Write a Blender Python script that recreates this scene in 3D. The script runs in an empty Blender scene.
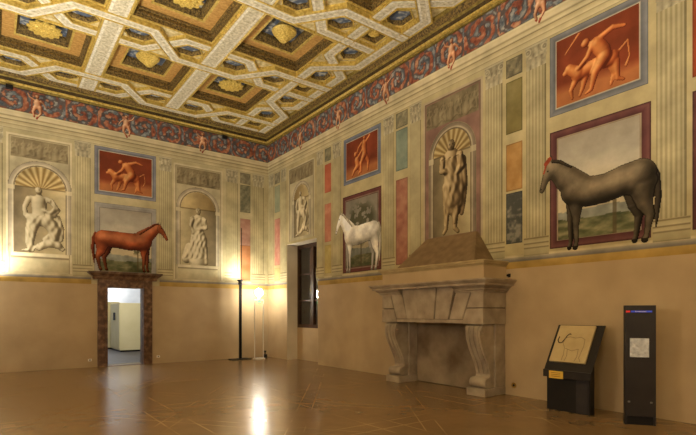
import bpy, math, random
import numpy as np
from mathutils import Vector
R = math.radians
SC = bpy.context.scene
COL = SC.collection

# ------------------------------------------------------------------ camera
cam_d = bpy.data.cameras.new('camera'); cam = bpy.data.objects.new('camera', cam_d); COL.objects.link(cam)
cam.location = (0, 0, 1.6); cam.rotation_euler = (math.pi/2, 0, -0.64)
cam_d.sensor_width = 36; cam_d.lens = 477.35/696*36; cam_d.shift_y = 0.1373
cam_d.clip_start = 0.05; cam_d.clip_end = 100
SC.camera = cam
# ------------------------------------------------------------------ world and exposure
W = bpy.data.worlds.new('night'); SC.world = W; W.use_nodes = True
W.node_tree.nodes['Background'].inputs[0].default_value = (0.02, 0.025, 0.05, 1)
W.node_tree.nodes['Background'].inputs[1].default_value = 0.3
SC.view_settings.view_transform = 'Standard'; SC.view_settings.look = 'None'
SC.view_settings.exposure = 0.12; SC.view_settings.gamma = 1; SC.view_settings.use_curve_mapping = False
WARM = (1.0, 0.925, 0.79)

def area(name, loc, rot, size, power, color=WARM, spread=180):
    l = bpy.data.lights.new(name, 'AREA'); l.energy = power; l.color = color; l.shape = 'DISK'; l.size = size; l.spread = R(spread)
    o = bpy.data.objects.new(name, l); COL.objects.link(o); o.location = loc; o.rotation_euler = rot
    return o

def point(name, loc, power, color=WARM, radius=.06):
    l = bpy.data.lights.new(name, 'POINT'); l.energy = power; l.color = color; l.shadow_soft_size = radius
    o = bpy.data.objects.new(name, l); COL.objects.link(o); o.location = loc
    return o

# the uplighters of the hall that stand outside the picture (same kind as the one in the corner)
UP = math.pi
area('uplight', (-.12, 15.4, 2.55), (UP, 0, 0), .16, 75)
area('uplight', (-1.0, 9.3, 2.75), (UP, 0, 0), .3, 400)
area('uplight', (-1.0, 4.0, 2.75), (UP, 0, 0), .3, 380)
area('uplight', (2.5, -1.2, 2.75), (UP, 0, 0), .3, 310)
area('uplight', (6.4, .2, 2.75), (UP, 0, 0), .3, 70)
point('lantern', (-.9, 14.6, 2.4), 60, WARM, .12)
point('lantern', (-.95, 4.6, 2.4), 150, WARM, .12)
point('lantern', (-.6, 1.0, 2.4), 110, WARM, .12)
point('lantern', (3.2, -1.9, 2.4), 60, WARM, .12)
# the uplighter in the far corner (the lantern beside it glows by itself)
area('uplight', (6.84, 15.42, 2.76), (UP, 0, 0), .14, 34, (1, .92, .76))
# cool daylight tubes of the store room behind the door
area('store_light', (3.6, 19.0, 3.9), (0, 0, 0), 1.2, 170, (.96, .98, 1.0))
area('store_light', (4.2, 24.2, 3.9), (R(25), 0, 0), 1.2, 190, (.96, .98, 1.0))

# ------------------------------------------------------------------ materials
def srgb(c):
    c = np.asarray(c, float)
    return np.where(c <= .04045, c/12.92, ((c+.055)/1.055)**2.4)
def rgb(r, g, b): return tuple(srgb((r/255, g/255, b/255)))+(1,)
MATS = {}
def mat(name, c1, c2=None, scale=4, rough=.7, metal=0, bump=0, bscale=None, detail=5, spec=.3, c3=None):
    if name in MATS: return MATS[name]
    m = bpy.data.materials.new(name); m.use_nodes = True; nt = m.node_tree; b = nt.nodes['Principled BSDF']
    b.inputs['Roughness'].default_value = rough; b.inputs['Metallic'].default_value = metal
    b.inputs['Specular IOR Level'].default_value = spec
    tc = nt.nodes.new('ShaderNodeTexCoord'); geo = nt.nodes.new('ShaderNodeNewGeometry')
    n = nt.nodes.new('ShaderNodeTexNoise'); n.inputs['Scale'].default_value = scale; n.inputs['Detail'].default_value = detail
    nt.links.new(geo.outputs['Position'], n.inputs['Vector'])
    r = nt.nodes.new('ShaderNodeValToRGB'); r.color_ramp.elements[0].position = .32; r.color_ramp.elements[1].position = .68
    r.color_ramp.elements[0].color = rgb(*c1); r.color_ramp.elements[1].color = rgb(*(c2 or c1))
    if c3:
        e = r.color_ramp.elements.new(.5); e.color = rgb(*c3)
    nt.links.new(n.outputs[0], r.inputs[0]); nt.links.new(r.outputs[0], b.inputs['Base Color'])
    if bump:
        n2 = nt.nodes.new('ShaderNodeTexNoise'); n2.inputs['Scale'].default_value = bscale or scale*6
        nt.links.new(geo.outputs['Position'], n2.inputs['Vector'])
        bp = nt.nodes.new('ShaderNodeBump'); bp.inputs['Strength'].default_value = bump; bp.inputs['Distance'].default_value = .02
        nt.links.new(n2.outputs[0], bp.inputs['Height']); nt.links.new(bp.outputs[0], b.inputs['Normal'])
    MATS[name] = m; return m
def glow(name, c, s):
    m = bpy.data.materials.new(name); m.use_nodes = True; b = m.node_tree.nodes['Principled BSDF']
    b.inputs['Base Color'].default_value = rgb(*c); b.inputs['Emission Color'].default_value = rgb(*c)
    b.inputs['Emission Strength'].default_value = s; return m
def fresco_mat():
    m = bpy.data.materials.new('fresco_pigment'); m.use_nodes = True; nt = m.node_tree; b = nt.nodes['Principled BSDF']
    b.inputs['Roughness'].default_value = .85; b.inputs['Specular IOR Level'].default_value = .15
    a = nt.nodes.new('ShaderNodeAttribute'); a.attribute_name = 'pigment'
    geo = nt.nodes.new('ShaderNodeNewGeometry')
    n = nt.nodes.new('ShaderNodeTexNoise'); n.inputs['Scale'].default_value = 2.2; n.inputs['Detail'].default_value = 9; n.inputs['Roughness'].default_value = .62
    nt.links.new(geo.outputs['Position'], n.inputs['Vector'])
    mr = nt.nodes.new('ShaderNodeMapRange'); mr.inputs[1].default_value = .3; mr.inputs[2].default_value = .7
    mr.inputs[3].default_value = .78; mr.inputs[4].default_value = 1.12
    nt.links.new(n.outputs[0], mr.inputs[0])
    v = nt.nodes.new('ShaderNodeVectorMath'); v.operation = 'SCALE'
    nt.links.new(a.outputs['Color'], v.inputs[0]); nt.links.new(mr.outputs[0], v.inputs['Scale'])
    nt.links.new(v.outputs[0], b.inputs['Base Color'])
    return m
FRESCO = fresco_mat()
plaster = mat('bare_plaster', (170, 148, 114), (188, 166, 130), 1.1, .75, bump=.05, spec=.25)
stucco = mat('painted_stone_ground', (176, 164, 122), (192, 180, 138), 2.5, .85)
stone = mat('mantel_stone', (136, 122, 104), (170, 156, 134), 3.5, .6, bump=.15, bscale=30)
stone_d = mat('mantel_stone_joint', (70, 56, 42), (84, 68, 50), 5)
hoodm = mat('hood_stone', (112, 92, 66), (134, 112, 82), 6, .7, bump=.1)
soot = mat('sooty_plaster', (96, 80, 62), (150, 134, 110), 1.4, .85)
marble = mat('door_marble', (62, 40, 28), (132, 104, 78), 7, .35, detail=8, c3=(92, 64, 44), spec=.5)
black = mat('black_metal', (10, 9, 9), (16, 14, 14), 8, .45)
blackb = mat('black_board', (26, 22, 21), (34, 29, 27), 8, .5)
creamc = mat('cabinet_enamel', (206, 190, 140), (214, 198, 150), 2, .5)
whitem = mat('white_metal', (225, 222, 212), (235, 232, 222), 3, .35)
woodd = mat('window_wood', (50, 32, 20), (74, 48, 30), 9, .5)
gold = mat('gilt', (172, 142, 62), (224, 200, 112), 16, .42, metal=.3, bump=.12, bscale=60, spec=.5)
petal = mat('bright_gilt', (186, 150, 56), (240, 216, 120), 28, .45, metal=.25, spec=.5)
goldp = mat('gilt_panel', (180, 134, 68), (214, 172, 102), 14, .5, metal=.2, bump=.5, bscale=45)
cream = mat('painted_cream_scroll', (190, 184, 164), (236, 232, 214), 13, .7, detail=3)
slabm = mat('cream_gilt_ground', (172, 154, 98), (224, 212, 168), 11, .7, detail=3)
cofdark = mat('dark_carved_wood', (52, 40, 20), (138, 114, 62), 26, .7, detail=2, bump=.6, bscale=40)
bluep = mat('blue_ground_white_scroll', (78, 90, 110), (176, 178, 172), 9, .7, detail=1, c3=(92, 104, 124))
olive = mat('olive_gilt_moulding', (108, 92, 40), (158, 138, 70), 14, .55, metal=.2, bump=.4, bscale=50)
oldark = mat('dark_olive_moulding', (48, 38, 16), (82, 64, 28), 20, .7, bump=.5, bscale=50)

# ------------------------------------------------------------------ mesh helpers
class MB:
    def __init__(s): s.v = []; s.f = []
    def add(s, v, f):
        n = len(s.v); s.v += [tuple(p) for p in v]; s.f += [tuple(i+n for i in q) for q in f]; return s
    def box(s, x0, x1, y0, y1, z0, z1):
        v = [(x, y, z) for z in (z0, z1) for y in (y0, y1) for x in (x0, x1)]
        return s.add(v, [(0,2,3,1),(4,5,7,6),(0,1,5,4),(2,6,7,3),(0,4,6,2),(1,3,7,5)])
    def hexa(s, lo, hi):           # two matching rings of points
        n = len(lo); return s.add(list(lo)+list(hi), [tuple(range(n))[::-1], tuple(range(n, 2*n))]+[(i, (i+1)%n, n+(i+1)%n, n+i) for i in range(n)])
    def cyl(s, c, r, z0, z1, n=20, r1=None, ax='z'):
        r1 = r if r1 is None else r1
        def P(a, rr, h):
            x, y = rr*math.cos(a), rr*math.sin(a)
            return {'z': (c[0]+x, c[1]+y, h), 'x': (h, c[1]+x, c[2]+y) if len(c) > 2 else None, 'y': (c[0]+x, h, c[2]+y) if len(c) > 2 else None}[ax]
        return s.hexa([P(i*2*math.pi/n, r, z0) for i in range(n)], [P(i*2*math.pi/n, r1, z1) for i in range(n)])
    def lathe(s, c, prof, n=24, lobes=0, amp=0):   # prof: (radius, z)
        v = []; f = []
        for k, (r, z) in enumerate(prof):
            for i in range(n):
                a = i*2*math.pi/n; rr = r*(1+amp*math.cos(lobes*a))
                v.append((c[0]+rr*math.cos(a), c[1]+rr*math.sin(a), c[2]+z))
        m = len(prof)
        for k in range(m-1):
            for i in range(n):
                j = (i+1) % n; f.append((k*n+i, k*n+j, (k+1)*n+j, (k+1)*n+i))
        f.append(tuple(range(n))[::-1]); f.append(tuple((m-1)*n+i for i in range(n)))
        return s.add(v, f)
    def sweep(s, path, prof, closed=False, caps=True):
        """path: 2-D points walked with the outward side on the right; prof: (out, z) closed outline."""
        n = len(path); rings = []
        for i in range(n):
            p = Vector(path[i])
            a = Vector(path[i-1]) if (i > 0 or closed) else None
            b = Vector(path[(i+1) % n]) if (i < n-1 or closed) else None
            ds = []
            if a is not None: ds.append((p-a).normalized())
            if b is not None: ds.append((b-p).normalized())
            ns = [Vector((d.y, -d.x)) for d in ds]
            m = ns[0] if len(ns) == 1 else (ns[0]+ns[1])
            if len(ns) == 2: m = m/max(.2, m.dot(ns[0]))
            rings.append([(p.x+m.x*o, p.y+m.y*o, z) for o, z in prof])
        k = len(prof); v = [q for r in rings for q in r]; f = []
        for i in range(n if closed else n-1):
            j = (i+1) % n
            for t in range(k):
                u = (t+1) % k; f.append((i*k+t, j*k+t, j*k+u, i*k+u))
        if not closed and caps: f.append(tuple(range(k))); f.append(tuple((n-1)*k+t for t in range(k))[::-1])
        return s.add(v, f)
    def build(s, name, m, parent=None, smooth=False, bevel=0):
        off = WORLD.get(parent.name, (0, 0, 0)) if parent is not None else (0, 0, 0)
        me = bpy.data.meshes.new(name)
        me.from_pydata([(a-off[0], b-off[1], c-off[2]) for a, b, c in s.v], [], s.f)
        me.update(); 
        import bmesh
        bm = bmesh.new(); bm.from_mesh(me); bmesh.ops.recalc_face_normals(bm, faces=bm.faces); bm.to_mesh(me); bm.free()
        me.materials.append(m)
        if smooth: me.polygons.foreach_set('use_smooth', [True]*len(me.polygons))
        o = bpy.data.objects.new(name, me); COL.objects.link(o)
        WORLD[o.name] = off
        if parent is not None: o.parent = parent
        if bevel:
            b = o.modifiers.new('bevel', 'BEVEL'); b.width = bevel; b.segments = 2; b.limit_method = 'ANGLE'
        return o
WORLD = {}
def tag(o, label=None, cat=None, group=None, kind=None):
    if label: o['label'] = label
    if cat: o['category'] = cat
    if group: o['group'] = group
    if kind: o['kind'] = kind
    return o
def thing(name, loc, label, cat, group=None):
    o = bpy.data.objects.new(name, None); COL.objects.link(o); o.location = loc; o.empty_display_size = .1
    WORLD[o.name] = tuple(loc); return tag(o, label, cat, group)
def struct(o): o['kind'] = 'structure'; return o
def dup(root, loc, label):
    r = root.copy(); COL.objects.link(r); r.location = loc; r['label'] = label; WORLD[r.name] = tuple(loc)
    for ch in list(root.children):
        c = ch.copy(); COL.objects.link(c); c.parent = r
        for g in list(ch.children):
            d = g.copy(); COL.objects.link(d); d.parent = c
    return r

# ------------------------------------------------------------------ room measures
XR, YB = 8.116, 15.835         # right wall plane, back wall plane
XL, YF = -1.45, -2.6
ZC = 8.16                      # ceiling ground
# openings: window recess in the right wall, door in the back wall
WY0, WY1, WZ = 12.46, 14.41, 3.95
DX0, DX1, DZ = 2.76, 3.78, 2.37
T = .6
TB = .3
struct(MB().box(XL-T, DX0, YB, YB+TB, 0, 8.6).box(DX1, XR+T, YB, YB+TB, 0, 8.6).box(DX0, DX1, YB, YB+TB, DZ, 8.6).build('wall_back', plaster))
struct(MB().box(XR, XR+T, YF-T, WY0, 0, 8.6).box(XR, XR+T, WY1, YB, 0, 8.6).box(XR, XR+T, WY0, WY1, WZ, 8.6)
       .box(XR+.4, XR+T, WY0, WY1, 0, 1.1).build('wall_right', plaster))
struct(MB().box(XL-T, XL, YF-T, YB, 0, 8.6).build('wall_left', plaster))
struct(MB().box(XL, XR, YF-T, YF, 0, 8.6).build('wall_front', plaster))

linen = mat('brightened_plaster', (206, 196, 172), (222, 212, 190), 1.5, .8)  # pale lining added to brighten recess sides that the lamps leave dark
struct(MB().box(XR+.004, XR+.4, WY1-.012, WY1-.002, 0, WZ-.012).box(XR+.004, XR+.4, WY0+.002, WY0+.012, 0, WZ-.012).box(XR+.004, XR+.4, WY0+.002, WY1-.002, WZ-.012, WZ-.002)
       .build('trim_window_reveal', linen))
# floor with inlaid double lines: squares and crossing diagonals
def floor_mat():
    m = bpy.data.materials.new('polished_terrazzo'); m.use_nodes = True; nt = m.node_tree; b = nt.nodes['Principled BSDF']; L = nt.links.new
    geo = nt.nodes.new('ShaderNodeNewGeometry'); sp = nt.nodes.new('ShaderNodeSeparateXYZ'); L(geo.outputs['Position'], sp.inputs[0])
    def M(op, a, b_=None, c=None):
        n = nt.nodes.new('ShaderNodeMath'); n.operation = op
        for i, q in enumerate((a, b_, c)):
            if q is None: continue
            if isinstance(q, (int, float)): n.inputs[i].default_value = q
            else: L(q, n.inputs[i])
        return n.outputs[0]
    X, Y = sp.outputs[0], sp.outputs[1]
    def lines(v, off, per, half, w):
        d = M('SUBTRACT', v, off); d = M('PINGPONG', d, per/2)          # 0 at each line centre
        d = M('ABSOLUTE', M('SUBTRACT', d, half)); return M('LESS_THAN', d, w)
    dx = lines(X, 2.17, 2.35, .2, .010); dy = lines(Y, 5.17, 3.2, .17, .011)
    a = lines(M('SUBTRACT', Y, M('MULTIPLY', X, 1.36)), 4.34, 3.2, .2, .015)
    c = lines(M('ADD', Y, M('MULTIPLY', X, 1.36)), 13.45, 3.2, .2, .015)
    allm = M('MAXIMUM', M('MAXIMUM', dx, dy), M('MAXIMUM', a, c))
    nz = nt.nodes.new('ShaderNodeTexNoise'); nz.inputs['Scale'].default_value = 1.1; nz.inputs['Detail'].default_value = 2; L(geo.outputs['Position'], nz.inputs['Vector'])
    keep = nt.nodes.new('ShaderNodeMapRange'); keep.inputs[1].default_value = .44; keep.inputs[2].default_value = .6; L(nz.outputs[0], keep.inputs[0])
    fac = M('MULTIPLY', M('MULTIPLY', allm, keep.outputs[0]), .42)
    n = nt.nodes.new('ShaderNodeTexNoise'); n.inputs['Scale'].default_value = 1.3; n.inputs['Detail'].default_value = 9; n.inputs['Roughness'].default_value = .65; L(geo.outputs['Position'], n.inputs['Vector'])
    r = nt.nodes.new('ShaderNodeValToRGB'); r.color_ramp.elements[0].position = .3; r.color_ramp.elements[1].position = .7
    r.color_ramp.elements[0].color = rgb(120, 95, 62); r.color_ramp.elements[1].color = rgb(136, 108, 72); L(n.outputs[0], r.inputs[0])
    mx = nt.nodes.new('ShaderNodeMix'); mx.data_type = 'RGBA'; L(fac, mx.inputs[0]); L(r.outputs[0], mx.inputs[6]); mx.inputs[7].default_value = rgb(196, 164, 112)
    L(mx.outputs[2], b.inputs['Base Color'])
    rr = nt.nodes.new('ShaderNodeMapRange'); rr.inputs[3].default_value = .23; rr.inputs[4].default_value = .27; L(n.outputs[0], rr.inputs[0]); L(rr.outputs[0], b.inputs['Roughness'])
    b.inputs['Specular IOR Level'].default_value = .5
    return m
struct(MB().box(XL-T, XR+T, YF-T, YB+T, -.15, 0).build('floor', floor_mat()))

# ------------------------------------------------------------------ store room behind the door
greyf = mat('grey_linoleum', (54, 50, 50), (66, 61, 60), 3, .5)
coolw = mat('store_wall_paint', (172, 174, 176), (204, 204, 202), 1.3, .8)
struct(MB().box(.5, 9.5, YB+TB, 26.5, -.15, -.001).build('floor_store', greyf))
struct(MB().box(.5, 9.5, 26, 26.3, 0, 4.4).box(.2, .5, YB+TB, 26.3, 0, 4.4).box(9.5, 9.8, YB+TB, 26.3, 0, 4.4).build('wall_store', coolw))
struct(MB().box(.2, 9.8, YB+TB, 26.3, 4.4, 4.6).build('ceiling_store', coolw))
def cabinet(loc, w, d, h, label, doors):
    t = thing('storage_cabinet', loc, label, 'cabinet'); x, y, z = loc
    MB().box(x, x+w, y, y+d, .06, h).build('body', creamc, t, bevel=.008)
    MB().box(x+.03, x+w-.03, y+.03, y+d-.03, 0, .06).build('plinth', black, t)
    n = doors
    for k in range(n):
        a, b_ = y+.03+(d-.06)*k/n, y+.03+(d-.06)*(k+1)/n
        dr = MB().box(x-.022, x-.002, a+.006, b_-.006, .12, h-.04).build('door', creamc, t, bevel=.004)
        MB().box(x-.05, x-.024, b_-.16 if k % 2 == 0 else a+.07, b_-.07 if k % 2 == 0 else a+.16, 1.3, 1.62).build('handle', black, dr)
    return t
cabinet((4.2, 21.35, 0), 1.75, 1.9, 2.02, 'large cream metal storage cabinet seen side-on in the middle of the doorway', 2)
cabinet((4.06, 23.5, 0), .55, 1.9, 2.1, 'narrower cream metal cabinet behind the large one, at left in the doorway', 2)

# ------------------------------------------------------------------ door surround
t = thing('door_surround', (3.27, YB, 0), 'brown veined marble surround with flaring cornice framing the doorway below the chestnut horse', 'door frame')
for s in (0, 1):
    x0, x1 = ((2.5, 2.765) if s == 0 else (3.775, 4.04))
    MB().box(x0, x1, YB-.09, YB-.002, 0, 2.62).box(*((DX0+.001, DX0+.012) if s == 0 else (DX1-.012, DX1-.001)), YB-.002, YB+TB, 0, 2.37).build('jamb', marble, t, bevel=.01)
    xa, xb = ((2.70, 2.762) if s == 0 else (3.778, 3.84))
    MB().box(xa, xb, YB-.115, YB-.085, 0, 2.42).build('jamb_fillet', marble, t)
MB().box(2.765, 3.775, YB-.09, YB-.002, 2.37, 2.62).build('lintel', marble, t, bevel=.01)
pr = [(0, 2.6), (.1, 2.6), (.12, 2.66), (.13, 2.70), (.17, 2.72), (.22, 2.77), (.25, 2.78), (.25, 2.83), (0, 2.83)]
MB().sweep([(2.48, YB), (2.48, YB-.02), (4.06, YB-.02), (4.06, YB)][::-1], [(-o, z) for o, z in pr]).build('cornice', marble, t)
struct(MB().box(2.775, 3.765, YB-.02, YB+TB, 0, .012).build('trim_threshold', marble))

# ------------------------------------------------------------------ window in the right wall recess
wt = struct(MB().box(XR+.42, XR+.52, WY0, WY0+.1, 1.1, WZ).box(XR+.42, XR+.52, WY1-.1, WY1, 1.1, WZ).box(XR+.42, XR+.52, WY0+.1, WY1-.1, 1.1, 1.22)
            .box(XR+.42, XR+.52, WY0+.1, WY1-.1, WZ-.14, WZ).build('window_1', woodd))
MB().box(XR+.40, XR+.52, 13.36, 13.52, 1.22, WZ-.14).build('mullion', woodd, wt)
for a, b_ in ((WY0+.1, 13.36), (13.52, WY1-.1)):
    for zz in (2.0, 2.9): MB().box(XR+.44, XR+.5, a, b_, zz, zz+.05).build('glazing_bar', woodd, wt)
gm = bpy.data.materials.new('window_glass'); gm.use_nodes = True; gb = gm.node_tree.nodes['Principled BSDF']
gb.inputs['Base Color'].default_value = (.9, .95, 1, 1); gb.inputs['Roughness'].default_value = .05; gb.inputs['Transmission Weight'].default_value = 1; gb.inputs['IOR'].default_value = 1.5
for a, b_ in ((WY0+.1, 13.36), (13.52, WY1-.1)):
    MB().box(XR+.466, XR+.474, a, b_, 1.22, WZ-.14).build('pane', gm, wt)
nightm = mat('night_sheet_dark', (48, 44, 46), (72, 66, 64), 4, .6)
struct(MB().box(XR+.58, XR+.6, WY0, WY1, 1.1, WZ).build('window_night_sheet', nightm))  # dark sheet behind the panes, standing in for the night outside

# ------------------------------------------------------------------ fresco painter (walls A: s = X; B: s = -Y)
def lattice(seed):
    return np.random.RandomState(seed).rand(64, 64)
LAT = {}
def vnoise(u, v, seed=0):
    if seed not in LAT: LAT[seed] = lattice(seed)
    g = LAT[seed]; iu = np.floor(u).astype(int); iv = np.floor(v).astype(int); fu = u-iu; fv = v-iv
    fu = fu*fu*(3-2*fu); fv = fv*fv*(3-2*fv); a = lambda i, j: g[i % 64, j % 64]
    return (a(iu, iv)*(1-fu)+a(iu+1, iv)*fu)*(1-fv)+(a(iu, iv+1)*(1-fu)+a(iu+1, iv+1)*fu)*fv
def fbm(u, v, sc=1, o=4, seed=0):
    r = 0; a = .5; t_ = 0
    for k in range(o):
        r = r+a*vnoise(u*sc*2**k+k*7.3, v*sc*2**k+k*3.1, seed+k); t_ += a; a *= .55
    return r/t_
def C(*c): return np.array(c, float)/255
def mixc(a, b, t_):
    t_ = np.clip(t_, 0, 1)[..., None]; return a*(1-t_)+b*t_
def ramp(x, stops):
    x = np.clip(x, 0, 1); out = np.zeros(x.shape+(3,)); xs = [s[0] for s in stops]
    for k in range(3): out[..., k] = np.interp(x, xs, [s[1][k] for s in stops])
    return out
class Patch:
    def __init__(p, wall, s0, s1, z0, z1, res=.02):
        p.wall, p.s0, p.s1, p.z0, p.z1 = wall, s0, s1, z0, z1
        nu = max(2, int(math.ceil((s1-s0)/res))+1); nv = max(2, int(math.ceil((z1-z0)/res))+1)
        p.s = np.linspace(s0, s1, nu); p.z = np.linspace(z0, z1, nv)
        p.U, p.V = np.meshgrid(p.s, p.z); p.mask = np.ones(p.U.shape, bool); p.col = np.ones(p.U.shape+(3,))*.5
    def fill(p, c, t_=1.0):
        p.col = mixc(p.col, np.asarray(c, float)+np.zeros_like(p.col), np.zeros(p.U.shape)+t_); return p
    def build(p, name, parent=None, off=.004, label=None):
        vis = p.mask; cells = vis[:-1, :-1] & vis[1:, :-1] & vis[:-1, 1:] & vis[1:, 1:]
        nu = len(p.s); idx = np.arange(p.U.size).reshape(p.U.shape)
        q = np.stack([idx[:-1, :-1], idx[:-1, 1:], idx[1:, 1:], idx[1:, :-1]], -1)[cells]
        used = np.zeros(p.U.size, bool); used[q.ravel()] = True
        remap = np.cumsum(used)-1; q = remap[q]
        u = p.U.ravel()[used]; v = p.V.ravel()[used]; c = p.col.reshape(-1, 3)[used]
        if p.wall == 'A': co = np.stack([u, np.full_like(u, YB-off), v], -1)
        else: co = np.stack([np.full_like(u, XR-off), -u, v], -1)
        o_ = WORLD.get(parent.name, (0, 0, 0)) if parent is not None else (0, 0, 0)
        co = co-np.array(o_)
        me = bpy.data.meshes.new(name); me.vertices.add(len(co)); me.vertices.foreach_set('co', co.ravel())
        me.loops.add(q.size); me.loops.foreach_set('vertex_index', q.ravel())
        me.polygons.add(len(q)); me.polygons.foreach_set('loop_start', np.arange(len(q))*4); me.polygons.foreach_set('loop_total', np.full(len(q), 4))
        me.update(calc_edges=True); me.validate()
        at = me.color_attributes.new('pigment', 'FLOAT_COLOR', 'POINT')
        c = c*.84+.16*c.mean(1, keepdims=True)
        lin = np.concatenate([srgb(np.clip(c, 0, 1)), np.ones((len(c), 1))], 1); at.data.foreach_set('color', lin.ravel())
        me.materials.append(FRESCO)
        o = bpy.data.objects.new(name, me); COL.objects.link(o); WORLD[o.name] = tuple(o_)
        if parent is not None: o.parent = parent
        if label: o['label'] = label
        return o
def anchor(wall, s, z):
    return (s, YB, z) if wall == 'A' else (XR, -s, z)
# palette
PIL_L, PIL_D = C(200, 188, 142), C(136, 122, 80)
def res_for(wall, s):
    return .03 if wall == 'A' else max(.014, .03*min(1, (-s)/15))

def moulding(P, z0, z1, stops, n=None):
    t_ = (P.V-z0)/(z1-z0); return ramp(t_, stops)

def pilaster(wall, s0, s1, label, zt=6.62, zb=2.68, fluted=True, name='painted_pilaster', tone=1.0):
    t = thing(name, anchor(wall, (s0+s1)/2, zb), label, 'painted pilaster', 'painted pilasters on the %s wall' % ('back' if wall == 'A' else 'right'))
    r = res_for(wall, (s0+s1)/2); w = s1-s0
    # shaft
    m = w*.07
    P = Patch(wall, s0+m, s1-m, 3.02, 6.17, min(r, w/26))
    x = (P.U-s0-m)/(w-2*m)
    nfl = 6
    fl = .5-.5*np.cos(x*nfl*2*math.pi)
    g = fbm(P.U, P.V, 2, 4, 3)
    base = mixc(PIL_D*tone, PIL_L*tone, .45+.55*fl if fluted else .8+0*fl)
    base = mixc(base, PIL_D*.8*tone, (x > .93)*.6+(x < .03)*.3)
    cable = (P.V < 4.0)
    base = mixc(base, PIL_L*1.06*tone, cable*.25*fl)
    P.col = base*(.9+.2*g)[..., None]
    P.build('shaft', t, .005)
    # capital: leaves and corner scrolls
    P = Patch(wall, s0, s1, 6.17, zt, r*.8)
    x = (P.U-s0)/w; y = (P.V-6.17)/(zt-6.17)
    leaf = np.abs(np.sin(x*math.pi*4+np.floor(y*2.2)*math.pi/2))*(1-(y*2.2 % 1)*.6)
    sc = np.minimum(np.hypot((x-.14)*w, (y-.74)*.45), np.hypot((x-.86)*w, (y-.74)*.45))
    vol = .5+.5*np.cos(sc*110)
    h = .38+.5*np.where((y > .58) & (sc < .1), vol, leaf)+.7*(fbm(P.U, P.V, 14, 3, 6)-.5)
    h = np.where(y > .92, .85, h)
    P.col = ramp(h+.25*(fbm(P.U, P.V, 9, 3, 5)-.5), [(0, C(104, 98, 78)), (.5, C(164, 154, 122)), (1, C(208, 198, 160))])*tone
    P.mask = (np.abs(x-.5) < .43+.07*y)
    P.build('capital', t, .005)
    # base mouldings
    P = Patch(wall, s0-w*.04, s1+w*.04, zb, 3.02, min(r, .02))
    y = (P.V-zb)/(3.02-zb)
    P.col = ramp(y, [(0, C(150, 140, 104)), (.08, C(186, 174, 130)), (.38, C(192, 180, 136)), (.42, C(112, 98, 66)), (.47, C(206, 192, 146)), (.6, C(196, 182, 136)), (.66, C(124, 108, 72)), (.72, C(206, 194, 148)), (.88, C(190, 176, 130)), (.94, C(120, 104, 70)), (1, C(190, 176, 130))])*tone
    P.build('base', t, .006)
    return t

def relief_height(P, caps):
    H = np.zeros(P.U.shape)
    for (x0, y0, r0, x1, y1, r1, z) in caps:
        dx, dy = x1-x0, y1-y0; L2 = dx*dx+dy*dy+1e-9
        tt = np.clip(((P.U-x0)*dx+(P.V-y0)*dy)/L2, 0, 1)
        d = np.hypot(P.U-x0-tt*dx, P.V-y0-tt*dy); r = r0+(r1-r0)*tt
        h = np.where(d < r, z+np.sqrt(np.maximum(r*r-d*d, 0)), 0)
        H = np.maximum(H, h)
    return H
def blur(H, n):
    for _ in range(n):
        K = np.pad(H, 1, mode='edge'); H = (K[1:-1, 1:-1]*2+K[:-2, 1:-1]+K[2:, 1:-1]+K[1:-1, :-2]+K[1:-1, 2:])/6
    return H
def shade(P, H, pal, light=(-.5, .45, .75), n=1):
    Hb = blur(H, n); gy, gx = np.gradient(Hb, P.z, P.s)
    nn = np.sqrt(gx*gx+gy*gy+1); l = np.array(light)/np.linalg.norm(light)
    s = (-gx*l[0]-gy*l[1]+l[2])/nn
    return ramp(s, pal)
def chain(pts, z=.0):
    return [(a[0], a[1], a[2], b[0], b[1], b[2], z) for a, b in zip(pts[:-1], pts[1:])]

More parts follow.
